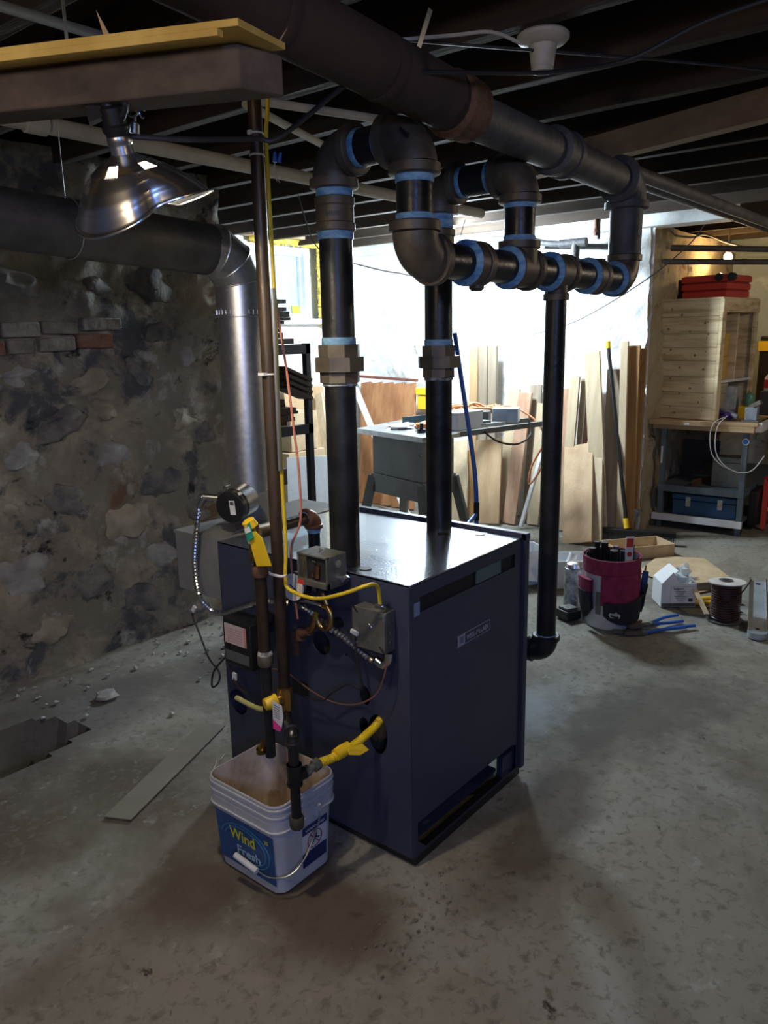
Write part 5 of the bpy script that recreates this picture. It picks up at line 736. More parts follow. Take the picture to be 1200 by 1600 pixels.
for i in range(5): obj('top_plank', wb(-.05 + .0, .66, -.06 + i*.28, .217 + i*.28, .77, .815), W_benchw, WBn, bevel=.004)
obj('top_edge', wb(-.08, .40, -.10, -.045, .805, .842), W_benchw, WBn, bevel=.003); obj('top_slab', wb(-.06, .68, -.06, 1.36, .815, .84), W_benchw, WBn, bevel=.003); obj('side_edge', wb(.66, .70, -.02, 1.36, .775, .84), W_white, WBn)
obj('middle_shelf', wb(.02, .62, .0, 1.34, .325, .335), M_benchs, WBn); obj('shelf_rail', wb(.0, .615, -.006, .004, .285, .337), M_benchs, WBn); obj('shelf_rail', wb(.60, .615, .0, 1.34, .285, .337), M_benchs, WBn); obj('bottom_rail', wb(-.03, .62, -.03, .01, .060, .108), W_white, WBn, label='cream painted bottom rail'); obj('bottom_shelf', wb(.0, .61, .0, 1.3, .085, .100), M_benchs, WBn); obj('caster', MB().cyl(W_(.59, .0, .03), W_(.59, .03, .03), .03, 14), M_bplastic, WBn)
obj('paint_drips', wb(.006, .02, -.002, 0, .50, .63), M_whitep, WBn); dc = obj('round_sticker', MB().lathe(W_(.598, -.002, .70), tuple(-dV), [(0, .024), (.001, .024)], 20), M_whitep, WBn); obj('print', MB().lathe(W_(.598, -.0035, .70), tuple(-dV), [(0, .018), (.001, .018)], 20), M_blue, dc); obj('white_tag', wb(.19, .225, -.102, -.1005, .812, .828), M_whitep, WBn)
# blue toolbox, grey box, bits
tbx = thing('toolbox', 'dusty blue steel toolbox on the bottom shelf of the bench', 'toolbox', W_(.34, .2, .1)); obj('body', wb(.10, .56, .06, .32, .101, .215), M_bluebox, tbx, bevel=.004); obj('lid', wb(.095, .565, .055, .325, .218, .262), M_bluebox, tbx, bevel=.006); [obj('latch', wb(a, a + .035, .048, .056, .17, .245), M_steel, tbx) for a in (.20, .43)]; obj('tray_plate', wb(.17, .42, .10, .22, .263, .270), M_slime, tbx)
gb = thing('grey_case', 'grey rounded case standing on the middle bench shelf', 'case', W_(.47, .2, .336)); obj('body', MB().prism([W_(.36 + x, .10, .337 + z) for x, z in ((0, 0), (.21, 0), (.21, .205), (.19, .225), (.02, .225), (0, .205))], tuple(dV*.16)), M_grey, gb, bevel=.003); obj('seam', wb(.362, .568, .098, .10, .52, .524), M_dark, gb)
obj('angle_iron', MB().bar(W_(.24, .02, .36), W_(.36, .40, .36), .05, .004, (0, 0, 1)), M_rust, None, 'rusty angle iron lying on the middle bench shelf', 'bracket'); obj('dark_sheet', wb(.02, .30, .55, .58, .338, .62), flat('dark_panel', (.03, .03, .032), .7), None, 'dark panel standing at the back of the middle bench shelf', 'panel')
obj('tarp_bin', MB().box((7.26, 1.22, 0), (7.54, 1.52, .74)), flat('royal_blue_plastic', (.03, .07, .36), .4), None, 'tall blue plastic bin behind the right end of the bench', 'bin', bevel=.02); sb = MB().prism([(6.62, 1.30, .338), (6.76, 1.24, .338), (6.80, 1.36, .338), (6.66, 1.42, .338)], (0, 0, .12)); 
obj('black_case', MB().box((6.13, 1.385, .03), (6.42, 1.44, .30)), M_bplastic, None, 'black flat case leaning at the right side of the bench', 'case', bevel=.004)
js = thing('jack_stand', 'red steel stand standing right of the black flat case', 'stand', (6.2, 1.28, 0)); obj('leg', MB().bar((6.30, 1.365, .37), (6.18, 1.34, .01), .035, .02, (0, 1, 0)), M_red, js); obj('leg', MB().bar((6.30, 1.34, .37), (6.40, 1.10, .01), .035, .02, (1, 0, 0)), M_red, js); obj('crossbar', MB().bar((6.25, 1.34, .15), (6.36, 1.18, .15), .03, .015, (0, 0, 1)), M_orangec, js); obj('head', MB().cyl((6.28, 1.30, .36), (6.32, 1.38, .37), .022, 12), M_red, js)
# cabinet of planks
cU = Vector((-.07, -.45, 0)).normalized(); cV = Vector((-cU.y, cU.x, 0)); CQ = Vector((5.93, 2.11, 0)) + cU*.055 + cV*.055
CW_ = lambda a, b_, z: tuple(CQ + cU*a + cV*b_ + Vector((0, 0, z)))
def cwb(a0, a1, b0, b1, z0, z1): return MB().prism([CW_(a0, b0, z0), CW_(a1, b0, z0), CW_(a1, b1, z0), CW_(a0, b1, z0)], (0, 0, z1 - z0))
CB = thing('plank_cabinet', 'open wooden cabinet of pine planks standing on the workbench', 'cabinet', CW_(.2, .3, .842)); CA0, CA1, CB0, CB1, CZ0, CZ1 = -.055, .400, -.055, .54, .843, 1.700
hs = [0, .115, .22, .335, .45, .565, .665, .768, .862]; zt = CZ1
rs = random.Random(4)
hts = [CZ0] + [CZ1 - h for h in (.772, .672, .567, .450, .345, .225, .108)] + [CZ1]; hts = sorted(set([CZ0, CZ1 - .765, CZ1 - .66, CZ1 - .545, CZ1 - .43, CZ1 - .335, CZ1 - .235, CZ1 - .115, CZ1]))
for i in range(len(hts) - 1): obj('plank', cwb(CA0, CA1 - .02, CB0, CB0 + .02, hts[i] + .001, hts[i+1] - .001), W_plank, CB, bevel=.002)
for i in range(len(hts) - 1):
    for a in (-.02, .30): obj('nail', MB().cyl(CW_(a, CB0 - .001, (hts[i] + hts[i+1])/2 + .02*(a > 0)), CW_(a, CB0 + .001, (hts[i] + hts[i+1])/2 + .02*(a > 0)), .0035, 6), M_dark, CB)
knotm = mat('pine_knot', (.26, .16, .08), (.42, .28, .14), 30, .7)
for a, z in ((.02, 1.64), (.10, 1.60), (.28, 1.54), (.00, 1.50), (.17, 1.48), (.31, 1.46), (.03, 1.35), (.22, 1.31), (.11, 1.22), (.29, 1.21), (.04, 1.14), (.20, 1.07), (.12, 1.03), (.05, .93), (.27, .97), (.09, .885)): obj('knot', MB().lathe(CW_(a, CB0 + .004, z), tuple(-cV), [(0, .010), (.0046, .009)], 14), knotm, CB)
obj('stile', cwb(CA1 - .02, CA1 + .005, CB0, CB0 + .06, CZ0, CZ1), W_plank, CB, bevel=.002); obj('stile', cwb(CA1 - .02, CA1 + .005, CB1 - .04, CB1, CZ0, CZ1), W_plank, CB, bevel=.002); obj('divider', cwb(CA0 + .02, CA1 - .002, .21, .23, 1.13, CZ1 - .1), W_plank, CB); obj('header', cwb(CA1 - .02, CA1 + .012, CB0 - .004, CB1, CZ1 - .09, CZ1 + .004), W_plank, CB, bevel=.003); obj('shelf', cwb(CA0 + .02, CA1, CB0 + .02, CB1 - .04, 1.112, 1.13), W_white, CB); obj('back', cwb(CA0, CA0 + .02, CB0 + .02, CB1, CZ0, CZ1), W_plank, CB); obj('top_board', cwb(CA0, CA1, CB0, CB1, CZ1, CZ1 + .015), W_plank, CB); obj('end_wall', cwb(CA0 + .02, CA1 - .02, CB1 - .02, CB1, CZ0, CZ1), W_plank, CB)
def pail(name, label, a, b_, z, r, h, mt, grp=None):
    o = thing(name, label, 'bucket', CW_(a, b_, z), grp); c = Vector(CW_(a, b_, z)); obj('body', MB().lathe(c, (0, 0, 1), [(0, r*.88), (h*.7, r*.98), (h*.72, r*1.05), (h*.78, r*1.05), (h*.80, r), (h*.88, r), (h*.90, r*1.06), (h, r*1.06)], 26), mt, o); return o
mp = flat('amber_pail', (.62, .40, .10), .5); mc = flat('cream_pail', (.44, .37, .25), .5)
pail('small_pail', 'upper amber pail on the cabinet shelf', .305, .105, 1.30, .085, .16, mp); pail('small_pail', 'lower amber pail on the cabinet shelf', .305, .105, 1.132, .085, .165, mp)
pail('cream_pail', 'ribbed cream pail at the bottom of the cabinet', .265, .13, .845, .115, .26, mc); obj('printed_tin', MB().obox(CW_(.31, .36, .96), tuple(dU*.07), tuple(dV*.09), (0, 0, .11)), mat('printed_tin', (.35, .42, .46), (.62, .64, .62), 14, .45), None, 'printed blue grey tin at the bottom of the cabinet', 'tin', bevel=.004); obj('tape_roll', MB().cyl(CW_(.30, .21, 1.165), CW_(.33, .24, 1.165), .035, 20), M_amber, None, 'amber roll on the cabinet shelf', 'roll')
# red crate on the cabinet
RC = thing('red_crate', 'red plastic crate lying on top of the plank cabinet', 'crate', CW_(.2, .3, 1.72)); 
for i in range(3): obj('side_band', cwb(.0 - .004*i, .34 + .004*i, .12 - .004*i, .50 + .004*i, 1.722 + i*.055, 1.765 + i*.055), M_red, RC, bevel=.004)
obj('core', cwb(.006, .334, .126, .494, 1.722, 1.880), flat('dark_red', (.32, .02, .02), .5), RC); kb = MB(); [kb.cyl(CW_(x, .10, 1.86), CW_(x, .14, 1.86), .028, 14) for x in (.28, .37)]; obj('end_cap', kb, M_bplastic, RC)
obj('dark_block', cwb(-.045, -.01, .14, .20, 1.722, 1.86), M_joist, None, 'dark wooden block left of the red crate', 'block')
# things at the right of the bench top
def bottle(name, label, c, r, h, mt, capm, lm=None):
    o = thing(name, label, 'bottle', c); obj('body', MB().lathe(c, (0, 0, 1), [(0, r*.95), (.004, r), (h*.62, r), (h*.78, r*.6), (h*.84, r*.3), (h*.9, r*.3)], 20), mt, o); obj('cap', MB().lathe(Vector(c) + Vector((0, 0, h*.88)), (0, 0, 1), [(0, r*.36), (h*.12, r*.3)], 14), capm, o)
    if lm: obj('label', MB().lathe(Vector(c) + Vector((0, 0, h*.14)), (0, 0, 1), [(0, r*1.01), (h*.4, r*1.01)], 20), lm, o)
    return o
obj('small_shelf_block', wb(.56, .70, .55, .72, .843, 1.02), flat('dark_block', (.05, .05, .055), .6), None, 'dark stand carrying the red labelled bottle', 'stand'); bottle('glue_bottle', 'white bottle with red label on the dark stand at the right edge', W_(.62, .62, 1.022), .045, .16, M_whitep, M_whitep, M_red); bottle('green_bottle', 'small green bottle with orange cap on the bench', W_(.54, .30, .932), .035, .12, flat('green_liquid', (.12, .30, .20), .3), M_orangec)
obj('parts_tin', wb(.48, .60, .24, .36, .843, .93), M_yellow, None, 'yellow tin under the green bottle', 'tin'); vs_ = thing('bench_vise', 'grey steel bench vise at the right corner of the bench', 'vise', W_(.61, .03, .842)); obj('base', wb(.56, .67, -.02, .10, .842, .857), M_steel, vs_); obj('body', wb(.575, .655, .0, .08, .857, .945), M_slime, vs_, bevel=.004); obj('jaw', MB().bar(W_(.60, .04, .945), W_(.68, -.02, .99), .03, .02, (0, 0, 1)), M_steel, vs_)
obj('rubber_glove', MB().blob(W_(.44, .10, .885), (.07, .05, .03), 12, 8, .7), M_purple, None, 'purple rubber glove on the bench beside the cabinet', 'glove'); obj('spray_gun', MB().tube([W_(.38, .10, .92), W_(.46, .06, .90), W_(.52, .04, .87)], .018, 10, 3).cyl(W_(.38, .10, .92), W_(.36, .10, .85), .014, 10), M_slime, None, 'grey tool lying in front of the purple glove', 'tool')
cable('bench_white_cord', 'pair-looped white cord hanging off the bench front', [W_(.44, .0, .87), W_(.40, -.11, .84), W_(.38, -.12, .75), W_(.40, -.12, .62), W_(.46, -.10, .54), W_(.52, -.05, .50)], .0035, M_whitep); cable('bench_white_cord', 'inner white cord hanging off the bench front', [W_(.46, .0, .88), W_(.43, -.10, .83), W_(.415, -.11, .74), W_(.43, -.11, .62), W_(.49, -.09, .53), W_(.58, -.04, .48), W_(.66, .0, .50), W_(.72, .05, .60)], .0035, M_whitep)
bn = thing('striped_tote', 'black tote with a yellow stripe against the blue grey wall at the right edge', 'bin', (7.2, 1.2, .9)); obj('body', MB().box((7.05, 1.0, .80), (7.5, 1.68, 1.43)), M_bplastic, bn, bevel=.01); obj('stripe', MB().box((7.040, .99, 1.31), (7.06, 1.69, 1.39)), M_yellow, bn)
obj('tote_stand', MB().box((7.12, .9, 0), (7.5, 1.24, .795)), M_dark, None, 'dark cabinet under the striped tote', 'cabinet'); 

# ================================================================ FLOOR CLUTTER AT THE RIGHT
TBk = thing('tool_bucket', 'white pail wrapped in a maroon and black tool organiser', 'tool bucket', (3.70, 1.50, 0)); tc_ = Vector((3.70, 1.50, 0)); Rb = .135
obj('pail', MB().lathe(tc_, (0, 0, 1), [(0, Rb*.90), (.006, Rb*.92), (.34, Rb), (.345, Rb*1.04), (.355, Rb*1.04), (.36, Rb*.98)], 36, False).lathe(tc_ + Vector((0, 0, .008)), (0, 0, 1), [(0, Rb*.88), (.35, Rb*.97)], 36, False).lathe(tc_ + Vector((0, 0, .006)), (0, 0, 1), [(0, Rb*.9), (.004, Rb*.9)], 36), M_bucket, TBk)
vw = Vector((-.775, -.63, 0)); rr_ = Vector((.63, -.775, 0))
def cylpatch(a0, a1, zf0, zf1, r0, r1, th, seg=28):   # patch round the bucket between angles measured from the camera side, positive to the right
    mb = MB(); n = seg + 1
    for k in range(n):
        s = k/seg; a = a0 + (a1 - a0)*s; d = vw*math.cos(a) + rr_*math.sin(a); 
        for (z, r) in ((zf0(s), r0), (zf1(s), r1), (zf1(s), r1 + th), (zf0(s), r0 + th)): mb.v.append(tuple(tc_ + d*r + Vector((0, 0, z))))
    for k in range(n - 1):
        for j in range(4): j2 = (j+1) % 4; mb.f.append((k*4+j, k*4+j2, (k+1)*4+j2, (k+1)*4+j))
    mb.f.append((0, 1, 2, 3)); mb.f.append(tuple((n-1)*4 + j for j in (3, 2, 1, 0))); return mb
obj('organiser_band', cylpatch(-PI, PI, lambda s: .29, lambda s: .372, Rb*1.02, Rb*1.05, .006, 48), M_fabric, TBk, label='maroon fabric band'); obj('organiser_liner', cylpatch(-PI, PI, lambda s: .24, lambda s: .37, Rb*.93, Rb*.96, .003, 48), M_bfabric, TBk)
obj('front_flap', cylpatch(-.62, 1.55, lambda s: .135, lambda s: .295, Rb*1.02, Rb*1.03, .010), M_fabric, TBk, label='maroon front flap')
fp = obj('front_pocket', cylpatch(-.50, 1.45, lambda s: .035 + .05*abs(2*s - 1)**2.5, lambda s: .155 + .05*max(0, s - .4), Rb*1.02, Rb*1.10, .014), M_bfabric, TBk, label='black pocket with a pale curved emblem'); obj('left_flap', cylpatch(-1.65, -.95, lambda s: .19, lambda s: .265, Rb*1.05, Rb*1.06, .025), M_fabric, TBk); obj('left_pocket', cylpatch(-1.55, -.92, lambda s: .05 + .06*abs(2*s - 1), lambda s: .20, Rb*1.03, Rb*1.12, .022), M_bfabric, TBk)
obj('right_pocket', cylpatch(1.1, 1.9, lambda s: .08, lambda s: .22, Rb*1.05, Rb*1.22, .02), M_bfabric, TBk); pt_ = obj('pail_print', cylpatch(-.86, -.64, lambda s: .08, lambda s: .20, Rb*.955, Rb*.975, .002, 6), M_grey, TBk)
em = MB(); ec = tc_ + vw*math.cos(-.12)*Rb*1.20 + rr_*math.sin(-.12)*Rb*1.20 + Vector((0, 0, .098)); en = (vw*math.cos(-.12) + rr_*math.sin(-.12)); ex_ = Vector((-en.y, en.x, 0)); ex_ = ex_ if ex_.dot(rr_) > 0 else -ex_
em.prism([tuple(ec + ex_*x + Vector((0, 0, z)) + en*.003) for x, z in ((-.035, .004), (-.028, .012), (-.006, .008), (.004, .020), (.008, .010), (.024, .004), (.026, -.006), (.018, -.018), (.014, -.004), (.002, -.006), (-.010, -.002), (-.024, .004), (-.022, -.008), (-.004, -.014), (-.024, -.014))], tuple(en*.002)); obj('emblem', em, flat('emblem_grey', (.45, .44, .42), .6), fp)
rs = random.Random(8)
hand = [(-.06, -.05, .45, .016, M_bplastic), (-.02, -.07, .44, .02, M_bplastic), (.03, -.06, .42, .015, M_grey), (.05, .0, .41, .018, M_bfabric), (.09, -.01, .44, .014, M_bplastic), (-.09, .0, .43, .017, M_bplastic), (.0, .03, .42, .02, M_bplastic)]
for i, (a, b_, z, r, mt) in enumerate(hand):
    p0 = tc_ + rr_*a + vw*b_*.9; o = thing('hand_tool', ['black grip rising at the left of the tool bucket', 'thick black grip beside the left grip of the tool bucket', 'grey grip in the middle of the tool bucket', 'black cloth grip right of centre in the tool bucket', 'black grip next to the red label in the tool bucket', 'leftmost dark grip in the tool bucket', 'short thick grip at the front of the tool bucket'][i], 'tool', tuple(p0 + Vector((0, 0, .02)))); e = p0 + rr_*a*.15 + Vector((0, 0, z - .02)); obj('shaft', MB().cyl(p0 + Vector((0, 0, .03)), p0.lerp(e, .7) , .006, 8), M_steel, o); obj('grip', MB().cyl(p0.lerp(e, .66), e, r*.8, 12, r), mt, o)
sc = thing('packaged_blade', 'red and white carded blade standing upright in the tool bucket', 'blade', tuple(tc_ + rr_*.075)); c = tc_ + rr_*.078 + vw*.03 + Vector((0, 0, .40)); obj('card', MB().obox(c, rr_*.020, vw*.002, Vector((.004, 0, .07))), M_whitep, sc, bevel=.001); obj('red_panel', MB().obox(c + vw*.003 + Vector((0, 0, .04)), rr_*.017, vw*.0005, (.001, 0, .022)), M_red, sc); obj('red_oval', MB().lathe(c + vw*.003 + Vector((0, 0, -.02)), tuple(vw), [(0, .013), (.001, .013)], 18), M_red, sc)
obj('utility_knife', MB().bar(tuple(tc_ + rr_*.150 + vw*.04 + Vector((0, 0, .10))), tuple(tc_ + rr_*.165 + vw*.04 + Vector((0, 0, .29))), .03, .014, tuple(rr_)), flat('deep_blue_grip', (.02, .06, .20), .4), None, 'deep blue gripped tool in the right pocket of the tool bucket', 'tool', bevel=.003); obj('wood_marker', MB().cyl(tuple(tc_ + rr_*.158 + vw*.02 + Vector((0, 0, .20))), tuple(tc_ + rr_*.172 + vw*.02 + Vector((0, 0, .315))), .007, 10, .004), W_orange, None, 'wooden marker poking up at the right of the tool bucket', 'marker')
# can of hardware left of it, battery on floor
ct = thing('wrapped_canister', 'clear canister with crinkled wrap standing left of the tool bucket', 'canister', (3.78, 1.745, 0)); obj('body', MB().lathe((3.78, 1.745, 0), (0, 0, 1), [(0, .045), (.01, .05), (.06, .052), (.10, .048), (.14, .053), (.20, .047), (.235, .05), (.245, .03)], 20), mat('crinkled_silver', (.20, .22, .25), (.60, .63, .66), 30, .3, .5, bump=.8, bscale=40), ct); obj('lid', MB().lathe((3.78, 1.745, .24), (0, 0, 1), [(0, .045), (.02, .04), (.028, .02)], 18), M_chrome, ct)
bt = thing('battery_pack', 'small black battery pack on the floor left of the tool bucket', 'battery', (3.63, 1.70, 0)); obj('body', MB().obox((3.63, 1.70, .026), (.04, -.02, 0), (.02, .045, 0), (0, 0, .024)), M_bplastic, bt, bevel=.004); obj('rail', MB().obox((3.63, 1.70, .056), (.03, -.015, 0), (.012, .03, 0), (0, 0, .008)), M_grey, bt)
# cartons
def open_box(name, label, c, a, L_, Wd, h, mt, flap=.5):
    c = Vector(c); x = Vector((math.cos(a), math.sin(a), 0)); y = Vector((-math.sin(a), math.cos(a), 0)); o = thing(name, label, 'box', tuple(c)); th = .003
    for sx in (1, -1): obj('side', MB().obox(c + x*sx*L_/2 + Vector((0, 0, h/2)), x*th, y*Wd/2, (0, 0, h/2)), mt, o)
    for sy in (1, -1): obj('side', MB().obox(c + y*sy*Wd/2 + Vector((0, 0, h/2)), x*L_/2, y*th, (0, 0, h/2)), mt, o)
    obj('base', MB().obox(c + Vector((0, 0, .003)), x*L_/2, y*Wd/2, (0, 0, .003)), mt, o); return o, c, x, y
ob, c, x, y = open_box('small_carton', 'small white open carton with printed label right of the tool bucket', (4.20, 1.335, 0), math.radians(-52), .185, .15, .135, M_paper)
obj('flap', MB().prism([tuple(c - x*.0925 - y*.075 + Vector((0, 0, .135))), tuple(c - x*.0925 + y*.075 + Vector((0, 0, .135))), tuple(c - x*.01 + y*.075 + Vector((0, 0, .205))), tuple(c - x*.01 - y*.075 + Vector((0, 0, .205)))], (0, 0, .003)), M_paper, ob); obj('flap', MB().prism([tuple(c - x*.0925 - y*.075 + Vector((0, 0, .135))), tuple(c + x*.0 - y*.075 + Vector((0, 0, .135))), tuple(c - x*.035 - y*.076 + Vector((0, 0, .200)))], tuple(y*.003)), M_paper, ob)
pb = MB().blob(tuple(c + x*.03 + Vector((0, 0, .14))), (.04, .05, .04), 12, 8, .9).blob(tuple(c + x*.05 + y*.01 + Vector((0, 0, .18))), (.03, .03, .04), 12, 8, 1.2); obj('plastic_bag', pb, M_clear, None, 'clear plastic bag sticking out of the small white carton', 'bag')
t = MB(); fy = -y*.0785; [t.obox(c + fy + x*(.01) + Vector((0, 0, .09 - i*.010)), x*(.03 - .006*(i % 3)), y*.0003, (0, 0, .0016)) for i in range(6)]; t.obox(c + fy + x*.065 + Vector((0, 0, .04)), x*.012, y*.0003, (0, 0, .009)); text(t, 'Safgard', c + fy - x*.03 + Vector((0, 0, .100)), tuple(x), (0, 0, 1), .016, .0006, .055); t.tube([tuple(c + fy - x*.045 + Vector((0, 0, .02))), tuple(c + fy - x*.045 + Vector((0, 0, .118))), tuple(c + fy + x*.085 + Vector((0, 0, .118)))], .0006, 4); obj('print', t, M_ink, ob)
# strip across the front bottom
obj('dark_strip', MB().obox(c + fy + Vector((0, 0, .012)), x*.092, y*.0004, (0, 0, .010)), M_grey, ob)
ob2, c, x, y = open_box('open_carton', 'white open carton behind and left of the tool bucket', (4.15, 1.98, 0), math.radians(-52), .30, .20, .17, M_paper); t = MB(); text(t, 'Safgard', c - y*.1035 + x*.02 + Vector((0, 0, .13)), tuple(x), (0, 0, 1), .018, .0006, .07); obj('print', t, M_ink, ob2); obj('fitting_piece', MB().cyl((4.13, 1.95, .10), (4.17, 1.93, .19), .025, 14), M_whitep, None, 'white fitting inside the open carton', 'fitting')
ob3, c, x, y = open_box('flattened_carton', 'pale carton left of the drop pipe with a torn side', (4.05, 2.22, 0), math.radians(-35), .26, .20, .21, M_paper); obj('flap', MB().prism([tuple(c - x*.13 - y*.10 + Vector((0, 0, .21))), tuple(c + x*.13 - y*.10 + Vector((0, 0, .21))), tuple(c + x*.10 - y*.17 + Vector((0, 0, .02))), tuple(c - x*.05 - y*.18 + Vector((0, 0, .06)))], (0, 0, .003)), W_white, ob3)
ob4, c, x, y = open_box('brown_carton', 'low brown carton behind the tool bucket', (5.02, 1.86, 0), math.radians(-38), .42, .22, .085, M_card)
cs = MB().prism([(4.40, 1.28, .004), (4.72, 1.12, .004), (5.15, 1.45, .004), (5.05, 1.72, .004), (4.62, 1.70, .004)], (0, 0, .004)); obj('cardboard_sheet', cs, M_card, None, 'flat tan cardboard sheet on the floor behind the tool bucket', 'cardboard'); obj('cardboard_flap', MB().prism([(4.42, 1.30, .008), (4.62, 1.12, .008), (4.66, 1.10, .05), (4.46, 1.32, .04)], (.004, .004, .002)), mat('dark_cardboard', (.06, .05, .04), (.10, .085, .065), 9, .9), None, 'dark curled edge of cardboard behind the small white carton', 'cardboard'); obj('crumpled_plastic', MB().blob((4.62, 1.45, .02), (.07, .09, .018), 14, 8, 1.1), M_clear, None, 'crumpled clear plastic on the cardboard sheet', 'plastic')
# wire spool
SPc = Vector((4.09, 1.03, 0)); spl = thing('wire_spool', 'tall spool of brown thermostat wire with a pale top flange', 'spool', tuple(SPc)); obj('bottom_flange', MB().lathe(SPc, (0, 0, 1), [(0, .090), (.006, .090)], 32), M_grey, spl); obj('top_flange', MB().lathe(SPc + Vector((0, 0, .205)), (.05, .05, 1), [(0, .092), (.006, .092)], 32), mat('spool_flange', (.48, .46, .42), (.60, .58, .54), 12, .6), spl, label='pale top flange'); hb = obj('hub_hole', MB().lathe(SPc + Vector((.010, .010, .212)), (.05, .05, 1), [(0, .036), (.004, .034)], 20), M_steel, spl); obj('hub_dark', MB().lathe(SPc + Vector((.010, .010, .2165)), (.05, .05, 1), [(0, .016), (.0015, .016)], 16), M_dark, hb)
wv = []
for i in range(30*26): a = 2*PI*i/26; z = .010 + .190*i/(30*26); wv.append(tuple(SPc + Vector((math.cos(a)*(.068 + .004*math.sin(i*.37)), math.sin(a)*(.068 + .004*math.sin(i*.37)), z))))
obj('winding', MB().tube(wv, .0042, 6).lathe(SPc + Vector((0, 0, .008)), (0, 0, 1), [(0, .064), (.195, .062)], 24), M_wirebr, spl); obj('loose_wire', MB().tube([tuple(SPc + rr_*.07*math.cos(a) + vw*.06*math.sin(a) + rr_*.02 + Vector((0, 0, .04 + .016*a))) for a in lin(-1.5, 2.2, 14)], .003, 6, 2).tube([tuple(SPc - rr_*.04 + vw*.07 + Vector((0, 0, .10))), tuple(SPc + rr_*.03 + vw*.09 + Vector((0, 0, .17))), tuple(SPc + rr_*.10 + vw*.05 + Vector((0, 0, .235)))], .0035, 6, 4), M_wirebr, spl)
obj('wood_shim', MB().bar((4.19, 1.22, .105), (4.035, 1.105, .03), .026, .004, tuple(rr_)), W_pale, None, 'thin wooden shim leaning on the wire spool', 'shim')
yw = thing('yellow_pliers', 'yellow handled snips lying behind the wire spool', 'pliers', (4.33, 1.17, 0)); obj('handle', MB().tube([(4.35, 1.10, .012), (4.36, 1.15, .016), (4.33, 1.20, .014), (4.28, 1.23, .012)], .012, 10, 4), M_yellow, yw); obj('handle', MB().tube([(4.35, 1.09, .012), (4.29, 1.13, .016), (4.24, 1.19, .014), (4.24, 1.23, .012)], .012, 10, 4), M_yellow, yw); obj('jaw', MB().bar((4.35, 1.10, .012), (4.40, 1.03, .012), .03, .014, (1, 1, 0)), M_bplastic, yw); obj('brown_offcut', MB().obox((4.25, 1.115, .06), rr_*.03, vw*.008, (0, 0, .055)), W_orange, None, 'small brown wood offcut standing behind the wire spool', 'offcut')
# blue handled pliers
def pliers(name, label, j, h1, h2, tipp, mh, z=.012):
    o = thing(name, label, 'pliers', (j[0], j[1], 0)); J = Vector((*j, z)); mid = lambda p, k: (Vector((*p, z)) + J)/2 + Vector((k[0], k[1], .004)); d = (Vector((*h1, 0)) - Vector((*h2, 0)))*.18
    obj('handle', MB().tube([tuple(J), tuple(mid(h1, d)), (*h1, z)], [.008, .009, .0095, .0085], 8, 4), mh, o); obj('handle', MB().tube([tuple(J), tuple(mid(h2, -d)), (*h2, z)], [.008, .009, .0095, .0085], 8, 4), mh, o); obj('jaw', MB().bar(tuple(J - (Vector((*tipp, z)) - J)*.15), (*tipp, z), .032, .012, (1, .3, 0)), M_grey, o); obj('pivot', MB().cyl(tuple(J + Vector((0, 0, -.008))), tuple(J + Vector((0, 0, .010))), .012, 12), M_steel, o); return o
pliers('long_pliers', 'blue handled pliers lying nearest the camera on the floor', (3.63, 1.29), (3.88, 1.115), (3.83, 1.145), (3.565, 1.365), M_blue); pliers('long_pliers', 'second blue handled pliers lying beyond the nearest pair', (3.72, 1.29), (3.93, 1.22), (3.86, 1.17), (3.62, 1.36), M_blue, .030); pliers('slip_pliers', 'dark handled pliers lying under the blue pair', (3.60, 1.36), (3.83, 1.30), (3.78, 1.36), (3.56, 1.42), flat('maroon_grip', (.10, .03, .03), .5), .012)
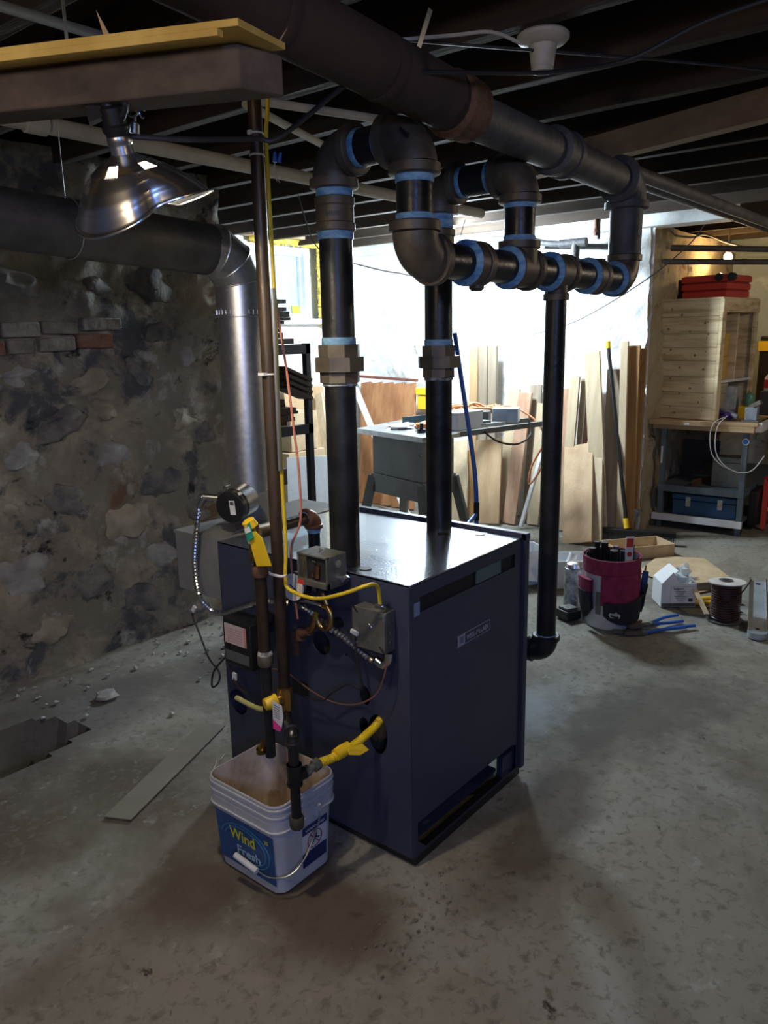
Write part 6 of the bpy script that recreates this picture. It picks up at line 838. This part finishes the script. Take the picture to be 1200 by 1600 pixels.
# level at the right edge
lvp = [(3.925, .845), (3.965, .79), (4.60, .945), (4.56, 1.0)]; lv_ = thing('metal_channel', 'bright galvanised channel lying on the floor at the right edge', 'metal channel', (3.93, .83, 0)); c0 = Vector((3.93, .83, .025)); c1 = Vector((4.72, 1.02, .045)); obj('web', MB().bar(tuple(c0), tuple(c1), .085, .004, (1, -4, 0)), M_slime, lv_)
dd = (c1 - c0).normalized(); sd = Vector((dd.y, -dd.x, 0)); obj('lip', MB().bar(tuple(c0 + sd*.043 + Vector((0, 0, .010))), tuple(c1 + sd*.043 + Vector((0, 0, .010))), .004, .022, (1, -4, 0)), M_chrome, lv_); obj('lip', MB().bar(tuple(c0 - sd*.043 + Vector((0, 0, .010))), tuple(c1 - sd*.043 + Vector((0, 0, .010))), .004, .022, (1, -4, 0)), M_chrome, lv_); obj('rounded_end', MB().lathe(c0 + Vector((0, 0, -.022)), (0, 0, 1), [(0, .046), (.03, .046)], 20), M_slime, lv_); obj('hole', MB().cyl(tuple(c1 - dd*.06 + Vector((0, 0, .002))), tuple(c1 - dd*.06 + Vector((0, 0, .004))), .014, 14), M_dark, lv_); obj('hole', MB().cyl(tuple(c0 + dd*.03 + Vector((0, 0, .006))), tuple(c0 + dd*.03 + Vector((0, 0, .009))), .010, 14), M_dark, lv_)

# ================================================================ LEFT FLOOR: card strip, debris
obj('card_strip', MB().prism([(1.118, 2.099, .002), (1.162, 2.015, .002), (1.744, 2.254, .002), (1.70, 2.345, .002)], (0, 0, .004)), M_cardd, None, 'long thin grimy card strip lying on the floor left of the boiler', 'card', loc=(1.4, 2.15, 0))
rs = random.Random(21); db = MB()
for i in range(70):
    x_ = rs.uniform(1.3, 2.9); y_ = 3.24 - abs(rs.gauss(0, .22)); s_ = rs.uniform(.004, .013); db.blob((x_, y_, .004 + s_*.3), (s_, s_*rs.uniform(.6, 1.2), s_*.6), 6, 4, .8, None, i)
obj('mortar_crumbs', db, mat('mortar_crumb', (.30, .30, .28), (.45, .45, .42), 10, .9), None, 'pale mortar crumbs scattered along the foot of the stone wall', 'debris', kind='stuff')
dirt = MB()
for i in range(90):
    a = rs.uniform(0, 1); x_ = 1.30 + rs.gauss(0, .12) + a*.25; y_ = 1.12 - rs.random()*.16; s_ = rs.uniform(.0012, .0035); dirt.blob((x_, y_, .002), (s_*2.2, s_, s_*.5), 5, 4, .6, None, i)
obj('wood_shavings', dirt, mat('shaving_dust', (.14, .11, .075), (.22, .18, .125), 20, .9), None, 'fine dusty shavings on the floor in front of the boiler corner', 'debris', kind='stuff')
obj('straw_stem', MB().tube([(1.50, 2.03, .006), (1.53, 2.05, .007), (1.555, 2.075, .006)], .0013, 5).tube([(1.57, 2.07, .005), (1.60, 2.085, .006)], .0015, 5), M_string, None, 'pale straw lying on the card strip', 'straw'); obj('round_rubble', MB().blob((1.60, 2.86, .012), (.05, .045, .018), 12, 6, .5), stm[2], None, 'flat round stone at the edge of the floor pit', 'stone')
